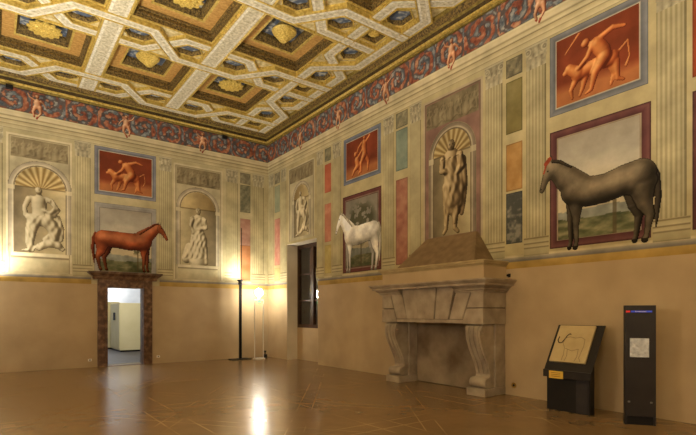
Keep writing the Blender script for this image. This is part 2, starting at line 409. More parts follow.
def smooth_mask(H, n):
    m = (H > 0).astype(float); A_ = H.copy(); B_ = m.copy()
    for _ in range(n): A_ = blur(A_, 1); B_ = blur(B_, 1)
    return np.where(H > 0, A_/np.maximum(B_, 1e-4), 0)
def horse_part(wall, s_rump, s_nose, zfoot, ky, pal, mane, parent, off, label, bridle=None, low=False):
    """generic standing horse in profile; the unit figure looks right"""
    L = s_nose-s_rump
    far = chain([(.69, .40, .06), (.70, .27, .036), (.705, .19, .027), (.70, .06, .02), (.715, .02, .024)], .0) + \
          chain([(.17, .40, .09), (.165, .29, .055), (.13, .20, .034), (.15, .06, .022), (.162, .02, .025)], .0)
    if low:
        near = chain([(.125, .505, .125), (.24, .49, .125), (.40, .455, .122), (.54, .455, .13), (.66, .49, .135)], .03) + chain([(.08, .45, .088), (.17, .47, .12)], .03) + \
            chain([(.64, .51, .13), (.74, .60, .115), (.83, .68, .088), (.885, .72, .055)], .03)+chain([(.895, .735, .046), (.94, .65, .043), (.975, .57, .031), (.985, .545, .028)], .04)+chain([(.89, .70, .056), (.925, .65, .046)], .04) + \
            chain([(.885, .77, .018), (.89, .825, .007)], .04)+chain([(.91, .765, .015), (.925, .81, .006)], .03)
    else:
        near = chain([(.12, .47, .122), (.28, .465, .124), (.46, .448, .130), (.64, .465, .136)], .03) + chain([(.08, .44, .085), (.16, .46, .115)], .03) + \
            chain([(.65, .52, .128), (.75, .615, .098), (.85, .70, .066)], .03)+chain([(.865, .715, .048), (.925, .635, .041), (.972, .555, .028), (.982, .535, .025)], .04)+chain([(.87, .69, .052), (.90, .65, .045)], .04) + \
            chain([(.855, .75, .016), (.862, .80, .006)], .04)+chain([(.885, .75, .014), (.895, .79, .005)], .03)
    near += chain([(.655, .40, .078), (.65, .27, .041), (.655, .19, .030), (.648, .06, .021), (.66, .018, .027)], .03) + \
        chain([(.11, .42, .105), (.09, .29, .064), (.048, .20, .037), (.072, .06, .023), (.087, .018, .028)], .03)
    tail = chain([(.02, .54, .02), (-.005, .48, .022), (-.012, .32, .026), (.0, .16, .015), (.005, .10, .007)], .01)
    hk = .75 if not low else .775
    man = chain([(.60, .575, .010), (.70, .665, .018), (.80, .745, .018), (.855, .765, .012)], .08) if not low else chain([(.70, .69, .012), (.80, .755, .018), (.875, .775, .016)], .05)
    k_ = .5+.5*ky
    def tr(cs):
        return [(s_rump+c[0]*L, zfoot+c[1]*abs(L)*ky, c[2]*abs(L)*k_, s_rump+c[3]*L, zfoot+c[4]*abs(L)*ky, c[5]*abs(L)*k_, c[6]*abs(L)) for c in cs]
    a, b_ = min(s_rump, s_nose)-.12, max(s_rump, s_nose)+.12
    P = Patch(wall, a, b_, zfoot-.03, zfoot+abs(L)*ky*.86, .016 if wall == 'A' else max(.010, .0012*abs(s_rump)))
    Hf, Hn, Ht, Hm = [relief_height(P, tr(x)) for x in (far, near, tail, man)]
    P.mask = (Hf+Hn+Ht+Hm) > 0
    ns = int(round(.0022/(P.s[1]-P.s[0])**2))
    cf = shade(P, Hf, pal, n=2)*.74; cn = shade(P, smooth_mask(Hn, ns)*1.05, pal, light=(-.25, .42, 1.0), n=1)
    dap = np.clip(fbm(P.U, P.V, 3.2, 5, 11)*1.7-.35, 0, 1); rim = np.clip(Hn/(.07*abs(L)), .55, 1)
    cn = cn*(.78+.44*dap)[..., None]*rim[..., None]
    P.col = cf
    P.col = np.where((Ht > 0)[..., None], shade(P, Ht, mane)*(.8+.4*fbm(P.U*3, P.V, 6, 2, 4))[..., None], P.col)
    P.col = np.where((Hn > 0)[..., None], cn, P.col)
    P.col = np.where((Hm > 0)[..., None], shade(P, Hm, mane)*(.8+.4*vnoise(P.U*40, P.V*8, 9))[..., None], P.col)
    y = (P.V-zfoot)/(abs(L)*ky); x = (P.U-s_rump)/L
    P.col = mixc(P.col, mane[1][1]*.6, (y < .03)*.8)
    for (ex, ey, er) in ((.905, .70, .0085), (.975, .555, .007)):
        P.col = mixc(P.col, C(16, 12, 10), (np.hypot(x-ex-(.02 if low else 0), (y-ey)*ky) < er)*.9)
    o = P.build('horse', parent, off, label)
    if bridle is not None:
        Q = Patch(wall, a, b_, zfoot+abs(L)*ky*.45, zfoot+abs(L)*ky*.88, .010)
        x = (Q.U-s_rump)/L; y = (Q.V-zfoot)/(abs(L)*ky)
        def seg(x0, y0, x1, y1, w):
            dx, dy = x1-x0, y1-y0; tt = np.clip(((x-x0)*dx+(y-y0)*dy)/(dx*dx+dy*dy), 0, 1)
            return np.hypot(x-x0-tt*dx, y-y0-tt*dy) < w
        if bridle == 'strap': Q.mask = seg(.84, .665, .945, .60, .006) | seg(.84, .665, .865, .76, .006) | seg(.955, .655, .925, .56, .006)
        else: Q.mask = seg(.905, .80, .945, .765, .022) | seg(.945, .75, .965, .69, .011)
        Q.col = (C(70, 52, 34) if bridle == 'strap' else C(160, 62, 36))*(.8+.4*fbm(Q.U, Q.V, 14, 2, 3))[..., None]
        Q.build('bridle' if bridle == 'strap' else 'plume', parent, off+.002)
    return o

def figure_caps(kind, cx, z0, H, flip=1):
    def tr(cs): return [(cx+flip*c[0]*H, z0+c[1]*H, c[2]*H, cx+flip*c[3]*H, z0+c[4]*H, c[5]*H, c[6]*H) for c in cs]
    body = {
     'standing': chain([(0, .935, .052), (0, .915, .05)], .08)+chain([(0, .885, .03), (0, .83, .05)], .04) +
        chain([(-.085, .80, .05), (.085, .80, .05)], .03)+chain([(0, .78, .115), (.01, .62, .11), (.02, .50, .13), (.03, .36, .125), (.05, .25, .085)], .02) +
        chain([(.15, .74, .05), (.17, .5, .05), (.15, .3, .045), (.14, .2, .03)], .03)+chain([(-.12, .80, .04), (-.135, .68, .035), (-.02, .655, .028)], .10)+chain([(.12, .80, .042), (.14, .68, .036), (.04, .60, .026)], .10) +
        chain([(.1, .62, .05), (.12, .45, .06), (.11, .30, .045)], .05) +
        chain([(-.05, .5, .075), (-.06, .28, .05), (-.07, .06, .03), (-.10, .02, .025)], .04)+chain([(.05, .5, .08), (.06, .28, .055), (.05, .06, .03), (.09, .02, .026)], .06),
     'seated': chain([(-.03, .935, .05), (-.025, .92, .052)], .10)+chain([(-.02, .885, .036), (-.02, .83, .045)], .05) +
        chain([(-.12, .795, .05), (.09, .80, .05)], .05)+chain([(-.02, .76, .105), (-.02, .62, .095), (0, .50, .11)], .04) +
        chain([(-.15, .79, .046), (-.20, .66, .038), (-.19, .54, .032), (-.12, .47, .03)], .07)+chain([(.13, .79, .046), (.20, .69, .038), (.12, .61, .032), (.03, .64, .026)], .12) +
        chain([(-.14, .52, .06), (.02, .50, .09), (.14, .58, .06), (.21, .66, .05)], .07)+chain([(-.08, .48, .10), (-.12, .33, .08), (-.14, .14, .06), (-.12, .04, .05)], .07) +
        chain([(.08, .48, .10), (.17, .36, .085), (.16, .22, .07)], .08)+chain([(.22, .55, .04), (.26, .38, .05), (.25, .22, .05)], .04) +
        chain([(-.02, .08, .06), (.10, .15, .065), (.22, .13, .06), (.28, .07, .04)], .09)+chain([(.06, .2, .045), (.13, .27, .05)], .09)+chain([(-.16, .03, .03), (-.22, .02, .022)], .1),
     'draped': chain([(.0, .93, .05), (0, .90, .045)], .08)+chain([(0, .86, .03), (0, .82, .05)], .04) +
        chain([(-.08, .79, .05), (.08, .79, .05)], .03)+chain([(0, .77, .10), (.02, .6, .11), (-.01, .42, .15), (-.02, .2, .15), (0, .05, .16)], .02) +
        chain([(-.11, .78, .04), (-.14, .64, .035), (.02, .60, .03)], .11)+chain([(.11, .78, .04), (.13, .66, .035), (.09, .54, .03)], .11) +
        chain([(-.09, .45, .06), (-.11, .25, .05), (-.13, .04, .05)], .09)+chain([(.08, .44, .06), (.12, .26, .05), (.1, .05, .05)], .09) + chain([(.16, .3, .07), (.2, .1, .09)], .03),
    }[kind]
    return tr(body)

STAT = [(0, C(92, 78, 52)), (.4, C(146, 130, 94)), (.7, C(196, 182, 142)), (1, C(226, 212, 172))]
STAT_B = [(0, C(48, 36, 22)), (.45, C(100, 80, 50)), (.75, C(160, 136, 92)), (1, C(200, 178, 132))]
def statue_part(wall, kind, cx, z0, H, parent, pal, flip=1, label=None, seed=0):
    P = Patch(wall, cx-.34*H, cx+.36*H, z0-.02, z0+H*1.02, .016 if wall == 'A' else max(.011, .0012*abs(cx)))
    Hh = relief_height(P, figure_caps(kind, cx, z0, H, flip))
    P.mask = Hh > 0
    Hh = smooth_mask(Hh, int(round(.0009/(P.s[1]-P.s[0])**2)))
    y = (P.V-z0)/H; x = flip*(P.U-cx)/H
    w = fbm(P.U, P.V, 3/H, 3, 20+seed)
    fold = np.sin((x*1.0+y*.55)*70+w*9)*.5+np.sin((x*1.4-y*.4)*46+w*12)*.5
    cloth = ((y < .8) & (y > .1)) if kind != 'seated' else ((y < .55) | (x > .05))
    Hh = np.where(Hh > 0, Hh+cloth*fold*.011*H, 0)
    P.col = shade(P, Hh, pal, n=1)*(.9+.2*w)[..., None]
    # face, beard and hair
    def spot(px, py, r, c, a): 
        nonlocal P
        P.col = mixc(P.col, c, np.exp(-((x-px)**2+(y-py)**2)/(r*r))*a)
    dk = pal[0][1]
    spot(-.018, .935, .009, dk, .9); spot(.018, .935, .009, dk, .9); spot(0, .918, .008, dk, .5); spot(0, .903, .012, dk, .8); spot(0, .97, .03, dk, .5)
    return P.build('statue', parent, .012, label)

def niche(wall, s0, s1, z_open, z_spring, r_in, label, kind, skind, H, slabel, flip=1, shell='ribbed', relief=True, cx=None, ped=True, pal=STAT, tone=1.0, ground=C(184, 172, 134), ringc=C(176, 164, 138), ztop=6.5, zbot=2.72, seed=0, statue_z=None):
    cx = (s0+s1)/2 if cx is None else cx
    t = thing('fresco_niche', anchor(wall, cx, zbot), label, 'fresco', 'painted statue niches')
    r = .022 if wall == 'A' else max(.013, .0018*abs(s0))
    P = Patch(wall, s0, s1, zbot, ztop, r); ry = r_in*1.02
    g = fbm(P.U, P.V, 3, 4, 30+seed)
    P.col = (ground*tone)*(.86+.28*g)[..., None]
    # border fillet
    e = np.minimum(np.minimum(P.U-s0, s1-P.U), np.minimum(ztop-P.V, P.V-zbot+.2))
    P.col = mixc(P.col, C(214, 202, 160)*tone, (e < .05)*.7); P.col = mixc(P.col, C(112, 98, 70)*tone, ((e > .05) & (e < .08))*.6)
    d = np.hypot(P.U-cx, (P.V-z_spring))
    P.build('surround', t, .004)
    if relief:
        za, zb_ = z_spring+r_in*1.28, ztop-.1
        Q = Patch(wall, s0+.1, s1-.1, za, zb_, r)
        h = fbm(Q.U, Q.V, 4.5, 4, 41+seed); h2 = fbm(Q.U, Q.V, 9, 3, 50+seed)
        caps = []
        rs = random.Random(seed+3); n = 7
        for k in range(n):
            px = s0+.2+(s1-s0-.4)*k/(n-1); pz = za+.05; hh = (zb_-za)*.8
            caps += figure_caps('draped' if k % 2 else 'seated', px, pz, hh, 1 if k % 2 else -1)
        Hh = relief_height(Q, caps)
        Q.col = ramp(h, [(.2, C(112, 98, 70)), (.8, C(160, 146, 108))])*tone
        sh = shade(Q, Hh, [(0, C(82, 70, 48)), (.6, C(146, 130, 94)), (1, C(196, 182, 140))])*tone
        Q.col = np.where((Hh > 0)[..., None], sh*.4+Q.col*.6, Q.col)
        Q.build('relief_scene', t, .008)
    # arch ring and its jambs
    Q = Patch(wall, cx-r_in*1.25, cx+r_in*1.25, z_open, z_spring+r_in*1.25, r*.9)
    d = np.hypot(Q.U-cx, Q.V-z_spring); up = Q.V > z_spring; dd = np.where(up, d, np.abs(Q.U-cx))
    Q.mask = (dd < r_in*1.235) & (dd > r_in*.94)
    k = (dd/r_in-1)/.235
    Q.col = ramp(k, [(0, C(120, 104, 76)), (.1, C(214, 202, 164)), (.4, ringc), (.75, ringc*.92), (.86, C(110, 96, 70)), (.93, C(204, 192, 150)), (1, C(150, 136, 100))])*tone*(.88+.24*fbm(Q.U, Q.V, 5, 3, 8))[..., None]
    imp = (np.abs(Q.V-z_spring+.05) < .06) & (~(Q.V > z_spring+.01)); Q.col = mixc(Q.col, C(212, 198, 156)*tone, imp*.8)
    Q.build('arch', t, .007)
    # recess
    Q = Patch(wall, cx-r_in, cx+r_in, z_open, z_spring+r_in, r*.9)
    d = np.hypot(Q.U-cx, Q.V-z_spring); up = Q.V > z_spring; dd = np.where(up, d, np.abs(Q.U-cx)); Q.mask = dd < r_in*.97
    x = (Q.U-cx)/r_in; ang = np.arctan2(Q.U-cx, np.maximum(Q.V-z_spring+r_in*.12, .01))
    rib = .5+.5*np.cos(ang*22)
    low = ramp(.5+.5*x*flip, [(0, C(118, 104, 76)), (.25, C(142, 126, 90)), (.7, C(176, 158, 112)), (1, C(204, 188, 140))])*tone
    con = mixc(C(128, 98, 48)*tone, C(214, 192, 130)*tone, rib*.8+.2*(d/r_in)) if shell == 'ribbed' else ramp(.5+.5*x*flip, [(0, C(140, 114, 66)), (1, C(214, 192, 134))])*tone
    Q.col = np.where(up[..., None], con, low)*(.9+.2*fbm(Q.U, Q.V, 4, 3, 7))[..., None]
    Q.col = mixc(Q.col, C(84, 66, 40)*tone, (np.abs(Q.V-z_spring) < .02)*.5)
    Q.build('recess', t, .009)
    if ped:
        Q = Patch(wall, cx-r_in*1.1, cx+r_in*1.1, zbot+.03, z_open, .02)
        y = (Q.V-zbot)/(z_open-zbot)
        Q.col = ramp(y, [(0, C(186, 172, 130)), (.7, C(198, 186, 142)), (.78, C(120, 104, 74)), (.84, C(216, 204, 164)), (1, C(206, 192, 150))])*tone*(.9+.2*fbm(Q.U, Q.V, 4, 3, 9))[..., None]
        Q.build('pedestal', t, .008)
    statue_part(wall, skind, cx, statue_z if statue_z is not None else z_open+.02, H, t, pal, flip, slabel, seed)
    return t

def frame_ring(wall, s0, s1, z0, z1, w, stops, parent, off, tone=1., name='frame', n=.02):
    P = Patch(wall, s0, s1, z0, z1, n)
    e = np.minimum(np.minimum(P.U-s0, s1-P.U), np.minimum(z1-P.V, P.V-z0)); P.mask = e <= w+n*.6
    P.col = ramp(e/w, stops)*tone*(.88+.24*fbm(P.U, P.V, 5, 4, 14))[..., None]
    return P.build(name, parent, off)

ORP = [(0, C(96, 32, 12)), (.45, C(158, 70, 28)), (.75, C(204, 116, 52)), (1, C(232, 164, 92))]
def scene_caps(kind, cx, z, S, flip):
    """small generic combats: a nude man and a beast, or two men"""
    def tr(cs): return [(cx+flip*c[0]*S, z+c[1]*S, c[2]*S*1.18, cx+flip*c[3]*S, z+c[4]*S, c[5]*S*1.18, c[6]*S) for c in cs]
    man = chain([(-.12, .70, .05), (-.13, .69, .048)], .1)+chain([(-.07, .66, .035), (.02, .62, .085), (.10, .50, .085), (.12, .40, .08)], .08) + \
        chain([(-.02, .66, .04), (-.10, .50, .034), (-.22, .40, .026)], .12)+chain([(.06, .68, .04), (.22, .74, .034), (.36, .70, .024)], .1) + \
        chain([(.12, .42, .075), (.0, .26, .05), (-.05, .06, .03), (-.12, .03, .02)], .12)+chain([(.14, .42, .07), (.26, .30, .045), (.28, .08, .03), (.35, .04, .02)], .05)
    beast = chain([(-.22, .32, .085), (-.02, .36, .075), (.2, .36, .09)], .02)+chain([(-.22, .34, .08), (-.34, .44, .06), (-.40, .40, .035)], .04) + \
        chain([(-.24, .28, .05), (-.32, .14, .03), (-.30, .03, .02)], .03)+chain([(.2, .32, .06), (.24, .16, .035), (.20, .03, .02)], .01)+chain([(.28, .40, .02), (.40, .50, .015), (.42, .30, .012), (.38, .20, .02)], .02) + chain([(-.12, .28, .05), (-.16, .12, .03), (-.2, .03, .02)], .02)
    club = chain([(-.40, .66, .010), (-.14, .93, .022)], .02)
    two = chain([(-.22, .50, .05), (-.22, .52, .05)], .1)+chain([(-.20, .44, .03), (-.16, .36, .08), (-.12, .22, .08)], .06)+chain([(-.14, .22, .07), (-.26, .14, .045), (-.34, .04, .03)], .08) + \
        chain([(-.12, .2, .06), (-.02, .1, .04), (-.10, .02, .03)], .06)+chain([(-.12, .42, .035), (.0, .52, .03), (.06, .60, .024)], .1)+chain([(.12, .84, .05), (.12, .82, .05)], .1) + \
        chain([(.10, .76, .03), (.10, .68, .085), (.12, .50, .08), (.12, .42, .08)], .07)+chain([(.10, .42, .07), (-.01, .26, .045), (.0, .06, .03)], .1)+chain([(.15, .42, .07), (.26, .24, .045), (.24, .04, .03)], .05) + \
        chain([(.02, .72, .035), (-.10, .64, .03), (-.16, .54, .022)], .12)+chain([(.18, .72, .036), (.32, .82, .03), (.28, .94, .024)], .1)
    return tr({'beast': beast+man+club, 'two': two, 'coil': beast+man}[kind])
def red_panel(wall, s0, s1, z0, z1, label, kind, flip, framec, group='painted red combat panels'):
    t = thing('combat_fresco', anchor(wall, (s0+s1)/2, z0), label, 'fresco', group)
    n = .02 if wall == 'A' else .014
    frame_ring(wall, s0, s1, z0, z1, .13, [(0, framec*.6), (.12, framec*1.15), (.5, framec), (.8, framec*.85), (.9, C(190, 182, 160)), (1, C(200, 192, 166))], t, .006, n=n)
    P = Patch(wall, s0+.13, s1-.13, z0+.13, z1-.13, n*1.2)
    y = (P.V-z0)/(z1-z0); g = fbm(P.U, P.V, 2.5, 4, 61)
    P.col = mixc(C(128, 54, 28)+0*P.col, C(178, 104, 54), np.clip((.36-y-.1*(g-.5))*8, 0, 1))*(.82+.36*g)[..., None]
    P.build('ground', t, .008)
    S = (z1-z0)*.98; cx = (s0+s1)/2
    Q = Patch(wall, s0+.15, s1-.15, z0+.16, z1-.15, .016 if wall == 'A' else .010)
    H = relief_height(Q, scene_caps(kind, cx, z0+.16, S*.92, flip)); Q.mask = H > 0
    Q.col = shade(Q, smooth_mask(H, 4), ORP, n=1)*(.85+.3*fbm(Q.U, Q.V, 9, 3, 70))[..., None]
    Q.build('figures', t, .010)
    return t

def landscape(wall, s0, s1, z0, z1, parent, seed, tone, off=.008, leafy=False):
    P = Patch(wall, s0, s1, z0, z1, .022 if wall == 'A' else .016)
    y = (P.V-z0)/(z1-z0); u = P.U
    cl = fbm(u*.8, P.V*2.2, 1.6, 5, seed)
    sky = ramp(y+.25*(cl-.5), [(0, C(176, 158, 116)), (.42, C(190, 176, 140)), (.6, C(178, 170, 148)), (.75, C(156, 149, 132)), (1, C(146, 138, 120))])*tone
    hill = .26+.10*(fbm(u, u*0, 1.3, 3, seed+2)-.4); hill2 = .17+.08*(fbm(u, u*0, 2.2, 3, seed+4)-.4)
    P.col = np.where((y < hill)[..., None], C(128, 130, 116)*tone*(.8+.4*fbm(u, P.V, 6, 3, seed+5))[..., None], sky)
    P.col = np.where((y < hill2)[..., None], ramp(fbm(u*1.2, P.V*3, 4, 4, seed+6), [(.2, C(64, 72, 44)), (.5, C(96, 98, 64)), (.8, C(140, 132, 92))])*tone, P.col)
    # a tree
    tx = s0+(s1-s0)*(.72 if not leafy else .5); rad = .32 if not leafy else .75
    tz = z0+(z1-z0)*(.42 if not leafy else .62)
    dd = np.hypot((u-tx)/rad, (P.V-tz)/(rad*.9)); lf = fbm(u, P.V, 9, 3, seed+8)
    P.col = mixc(P.col, C(84, 84, 56)*tone, np.clip((1-dd)*3, 0, 1)*(lf > (.5 if not leafy else .4))*.85)
    P.col = mixc(P.col, C(84, 70, 44)*tone, ((np.abs(u-tx) < .025) & (P.V < tz+.1))*.7)
    return P.build('landscape', parent, off)

def strip(wall, s0, s1, label, cells, name='painted_strip'):
    """cells: (z0, z1, colour a, colour b, kind)"""
    t = thing(name, anchor(wall, (s0+s1)/2, cells[-1][0]), label, 'fresco', 'painted marble strips between the pilasters')
    for (z0, z1, ca, cb, k) in cells:
        P = Patch(wall, s0, s1, z0, z1, .024 if wall == 'A' else max(.014, .0018*abs(s0)))
        g = fbm(P.U, P.V, {'vein': 6, 'plain': 2.5, 'marble': 5, 'ornament': 7}[k], 4, 80)
        if k == 'marble': g = np.abs(g-.5)*4
        if k == 'ornament': g = g+.22*np.sin(P.U*30+14*g)*np.cos(P.V*24+12*g)
        P.col = mixc(C(*ca)+0*P.col, C(*cb), np.clip((g-.25)*1.8, 0, 1))
        e = np.minimum(np.minimum(P.U-s0, s1-P.U), np.minimum(z1-P.V, P.V-z0))
        P.col = mixc(P.col, C(*ca)*.6, (e < .02)*.4)
        P.build('inset', t, .005)
    return t

# ---- the painted ground behind everything, entablature, frieze, sill bands
GA = Patch('A', XL, XR-.002, 2.46, 7.15, .06); GA.col = mixc(C(178, 164, 118)+0*GA.col, C(204, 192, 148), fbm(GA.U, GA.V, 1.2, 4, 1))
struct(GA.build('trim_1', None, .002))
GB = Patch('B', -WY0, -2.0, 2.46, 7.15, .05); GB.col = mixc(C(172, 156, 108)+0*GB.col, C(196, 182, 134), fbm(GB.U, GB.V, 1.2, 4, 2)); struct(GB.build('trim_2', None, .002))
GB = Patch('B', -YB, -WY1, 2.46, 7.15, .05); GB.col = mixc(C(172, 156, 108)+0*GB.col, C(196, 182, 134), fbm(GB.U, GB.V, 1.2, 4, 2)); struct(GB.build('trim_3', None, .002))
GB = Patch('B', -WY1, -WY0, WZ, 7.15, .05); GB.col = mixc(C(172, 156, 108)+0*GB.col, C(196, 182, 134), fbm(GB.U, GB.V, 1.2, 4, 2)); struct(GB.build('trim_4', None, .002))
def entab(wall, s0, s1, n):
    P = Patch(wall, s0, s1, 6.62, 7.12, .0165)
    y = (P.V-6.62)/.5
    P.col = ramp(y, [(0, C(128, 114, 78)), (.03, C(204, 190, 146)), (.2, C(188, 174, 128)), (.22, C(138, 122, 82)), (.25, C(208, 194, 150)), (.42, C(186, 170, 124)), (.45, C(120, 104, 70)), (.5, C(214, 202, 158)), (.62, C(196, 182, 136)), (.66, C(142, 126, 88)), (.72, C(214, 200, 158)), (.9, C(204, 190, 146)), (.96, C(222, 212, 170)), (1, C(160, 146, 104))])*(.9+.2*fbm(P.U, P.V, 1.5, 3, 6))[..., None]
    struct(P.build('trim_%d' % n, None, .005))
entab('A', XL, XR-.006, 5); entab('B', -YB+.006, -2.0, 6)
def frieze(wall, s0, s1, n):
    P = Patch(wall, s0, s1, 7.12, 7.76, .022 if wall == 'A' else .016)
    per = .84; k = np.floor(P.U/per); cxs = (k+.5)*per; x = P.U-cxs; y = P.V-7.43
    sg = np.where(k % 2 == 0, 1., -1.); d = np.hypot(x, y); th = np.arctan2(y*sg, x)
    spir = np.sin(th*1+d*27-.6); leaf = np.sin(th*7+d*10)*.35
    m = spir+leaf+(fbm(P.U, P.V, 7, 4, 90)-.5)*3.4
    bg = mixc(C(74, 60, 60)+0*P.col, C(112, 106, 104), fbm(P.U, P.V, 6, 3, 95))
    red = ramp(fbm(P.U, P.V, 12, 3, 97), [(.2, C(118, 58, 44)), (.5, C(166, 92, 64)), (.8, C(200, 146, 108))])
    blu = ramp(fbm(P.U, P.V, 12, 3, 99), [(.2, C(70, 82, 96)), (.5, C(116, 126, 132)), (.8, C(170, 168, 158))])
    P.col = np.where((m > .35)[..., None], red, bg); P.col = np.where((m < -.75)[..., None], blu, P.col)
    P.col = mixc(P.col, C(60, 48, 30), (P.V > 7.735)*.8+(P.V < 7.13)*.5)
    struct(P.build('trim_%d' % n, None, .005))
frieze('A', XL, XR-.006, 7); frieze('B', -YB+.006, -2.0, 8)
def sill(wall, s0, s1, n):
    P = Patch(wall, s0, s1, 2.46, 2.72, .013 if wall == 'B' else .02)
    P.col = ramp((P.V-2.46)/.26, [(0, C(176, 140, 62)), (.5, C(186, 152, 76)), (.53, C(112, 108, 104)), (.62, C(128, 124, 118)), (.82, C(170, 160, 134)), (.86, C(204, 190, 146)), (1, C(190, 176, 132))])*(.86+.28*fbm(P.U, P.V, 3, 4, 6))[..., None]
    struct(P.build('trim_%d' % n, None, .004))
sill('A', XL, 2.34, 9); sill('A', 4.28, XR-.006, 10); sill('B', -YB+.006, -WY1, 11); sill('B', -WY0, -2.0, 12)

# ---- back wall
pilaster('A', -.22, .25, 'painted fluted pilaster at the left edge of the photo on the back wall')
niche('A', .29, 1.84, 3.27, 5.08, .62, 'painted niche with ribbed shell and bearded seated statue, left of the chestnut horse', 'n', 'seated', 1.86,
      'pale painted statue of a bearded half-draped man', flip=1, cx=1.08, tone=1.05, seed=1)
pilaster('A', 1.88, 2.35, 'painted fluted pilaster between the bearded seated statue and the chestnut horse')
red_panel('A', 2.42, 4.17, 5.14, 6.58, 'red painted combat panel above the chestnut horse', 'coil', 1, C(120, 122, 132))
t = thing('horse_fresco', anchor('A', 3.3, 2.84), 'painted chestnut horse standing above the marble doorway', 'fresco', 'painted horse scenes')
frame_ring('A', 2.42, 4.18, 2.84, 4.9, .15, [(0, C(112, 110, 108)), (.15, C(168, 164, 152)), (.5, C(150, 148, 142)), (.8, C(160, 156, 146)), (1, C(110, 104, 92))], t, .006)
landscape('A', 2.57, 4.03, 2.86, 4.75, t, 200, 1.12)
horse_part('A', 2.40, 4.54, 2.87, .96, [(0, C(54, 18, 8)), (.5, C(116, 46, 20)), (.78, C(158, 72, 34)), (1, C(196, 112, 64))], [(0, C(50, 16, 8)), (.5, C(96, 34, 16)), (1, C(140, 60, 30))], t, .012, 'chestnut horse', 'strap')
pilaster('A', 4.24, 4.68, 'painted fluted pilaster between the chestnut horse and the draped statue')
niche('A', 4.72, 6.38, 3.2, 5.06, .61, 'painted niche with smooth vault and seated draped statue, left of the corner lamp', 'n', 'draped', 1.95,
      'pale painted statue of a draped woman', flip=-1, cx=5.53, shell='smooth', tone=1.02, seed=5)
pilaster('A', 6.47, 6.97, 'painted pilaster on the back wall right above the black uplighter')
strip('A', 7.03, 7.42, 'painted strip in the back wall corner, patterned green above pink and orange panels', [(5.18, 6.15, (112, 110, 84), (152, 146, 112), 'ornament'), (4.0, 4.95, (170, 120, 98), (198, 152, 128), 'vein'), (2.76, 4.0, (186, 112, 60), (206, 140, 88), 'plain'), (6.2, 6.58, (118, 112, 88), (160, 152, 120), 'ornament')])
pilaster('A', 7.48, 7.98, 'painted pilaster at the right end of the back wall, touching the room corner')

# ---- right wall, from the far corner to the camera
pilaster('B', -15.78, -15.34, 'first painted pilaster on the right wall, touching the room corner', tone=.98)
strip('B', -15.3, -14.9, 'narrow painted pink strip on the right wall between corner and window', [(6.2, 6.58, (118, 112, 88), (160, 152, 120), 'ornament'), (5.18, 6.12, (140, 150, 120), (160, 164, 130), 'plain'), (3.3, 4.95, (188, 120, 100), (206, 150, 124), 'vein'), (2.76, 3.2, (170, 156, 96), (186, 170, 110), 'plain')])
pilaster('B', -14.86, -14.43, 'painted pilaster on the right wall just left of the window recess', tone=.98)
niche('B', -14.3, -12.66, 4.12, 5.35, .48, 'small painted niche with pale statue above the window recess', 'n', 'seated', 1.5,
      'pale painted draped statue', flip=1, cx=-13.46, shell='smooth', zbot=4.02, seed=9, ped=False)
pilaster('B', -12.56, -12.14, 'painted pilaster on the right wall just right of the window recess', tone=.97)
strip('B', -12.08, -11.74, 'painted strip left of the white horse with red, pink and yellow insets', [(6.19, 6.58, (112, 108, 84), (156, 148, 112), 'ornament'), (5.24, 6.1, (176, 84, 56), (196, 108, 76), 'plain'), (3.75, 4.9, (190, 112, 84), (206, 138, 104), 'vein'), (2.8, 3.65, (180, 158, 84), (196, 176, 104), 'vein')])
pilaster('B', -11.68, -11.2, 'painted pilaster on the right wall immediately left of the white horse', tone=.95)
red_panel('B', -11.1, -9.46, 5.25, 6.56, 'red painted panel of two fighting men above the white horse', 'two', 1, C(104, 112, 130))
t = thing('horse_fresco', anchor('B', -10.3, 2.72), 'painted white horse before green foliage, between window and fireplace', 'fresco', 'painted horse scenes')
frame_ring('B', -11.14, -9.44, 2.74, 4.92, .15, [(0, C(60, 26, 26)), (.2, C(120, 66, 62)), (.6, C(108, 54, 52)), (.8, C(150, 124, 104)), (1, C(80, 40, 36))], t, .006, tone=.95)
landscape('B', -10.99, -9.59, 2.89, 4.77, t, 230, .9, leafy=True)
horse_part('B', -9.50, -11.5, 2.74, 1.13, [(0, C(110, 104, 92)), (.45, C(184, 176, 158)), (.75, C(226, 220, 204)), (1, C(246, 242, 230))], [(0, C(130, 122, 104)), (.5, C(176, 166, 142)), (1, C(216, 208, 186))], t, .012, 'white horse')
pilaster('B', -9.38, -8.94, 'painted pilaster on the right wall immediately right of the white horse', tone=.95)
strip('B', -8.88, -8.46, 'painted strip with teal and dusty pink insets, above the left end of the mantel', [(6.2, 6.58, (112, 108, 84), (156, 148, 112), 'ornament'), (5.14, 6.15, (116, 134, 118), (140, 152, 130), 'vein'), (2.8, 4.92, (156, 96, 76), (182, 126, 98), 'vein')])
pilaster('B', -8.4, -7.98, 'painted plain pilaster on the right wall immediately left of the standing statue niche', fluted=False, tone=.92)
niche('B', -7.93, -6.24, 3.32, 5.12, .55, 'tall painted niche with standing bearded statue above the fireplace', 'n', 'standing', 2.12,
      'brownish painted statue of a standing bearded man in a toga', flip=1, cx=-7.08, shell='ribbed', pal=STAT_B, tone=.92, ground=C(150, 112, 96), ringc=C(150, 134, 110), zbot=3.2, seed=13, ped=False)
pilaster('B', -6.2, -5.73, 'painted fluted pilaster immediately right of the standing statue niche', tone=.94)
strip('B', -5.68, -5.32, 'painted strip with olive, orange and grey marble insets, right of the fireplace', [(6.2, 6.56, (104, 98, 76), (150, 140, 104), 'ornament'), (5.1, 6.12, (120, 108, 58), (142, 130, 78), 'plain'), (3.98, 4.9, (172, 124, 62), (192, 146, 80), 'vein'), (2.95, 3.94, (74, 76, 70), (132, 128, 112), 'marble')])
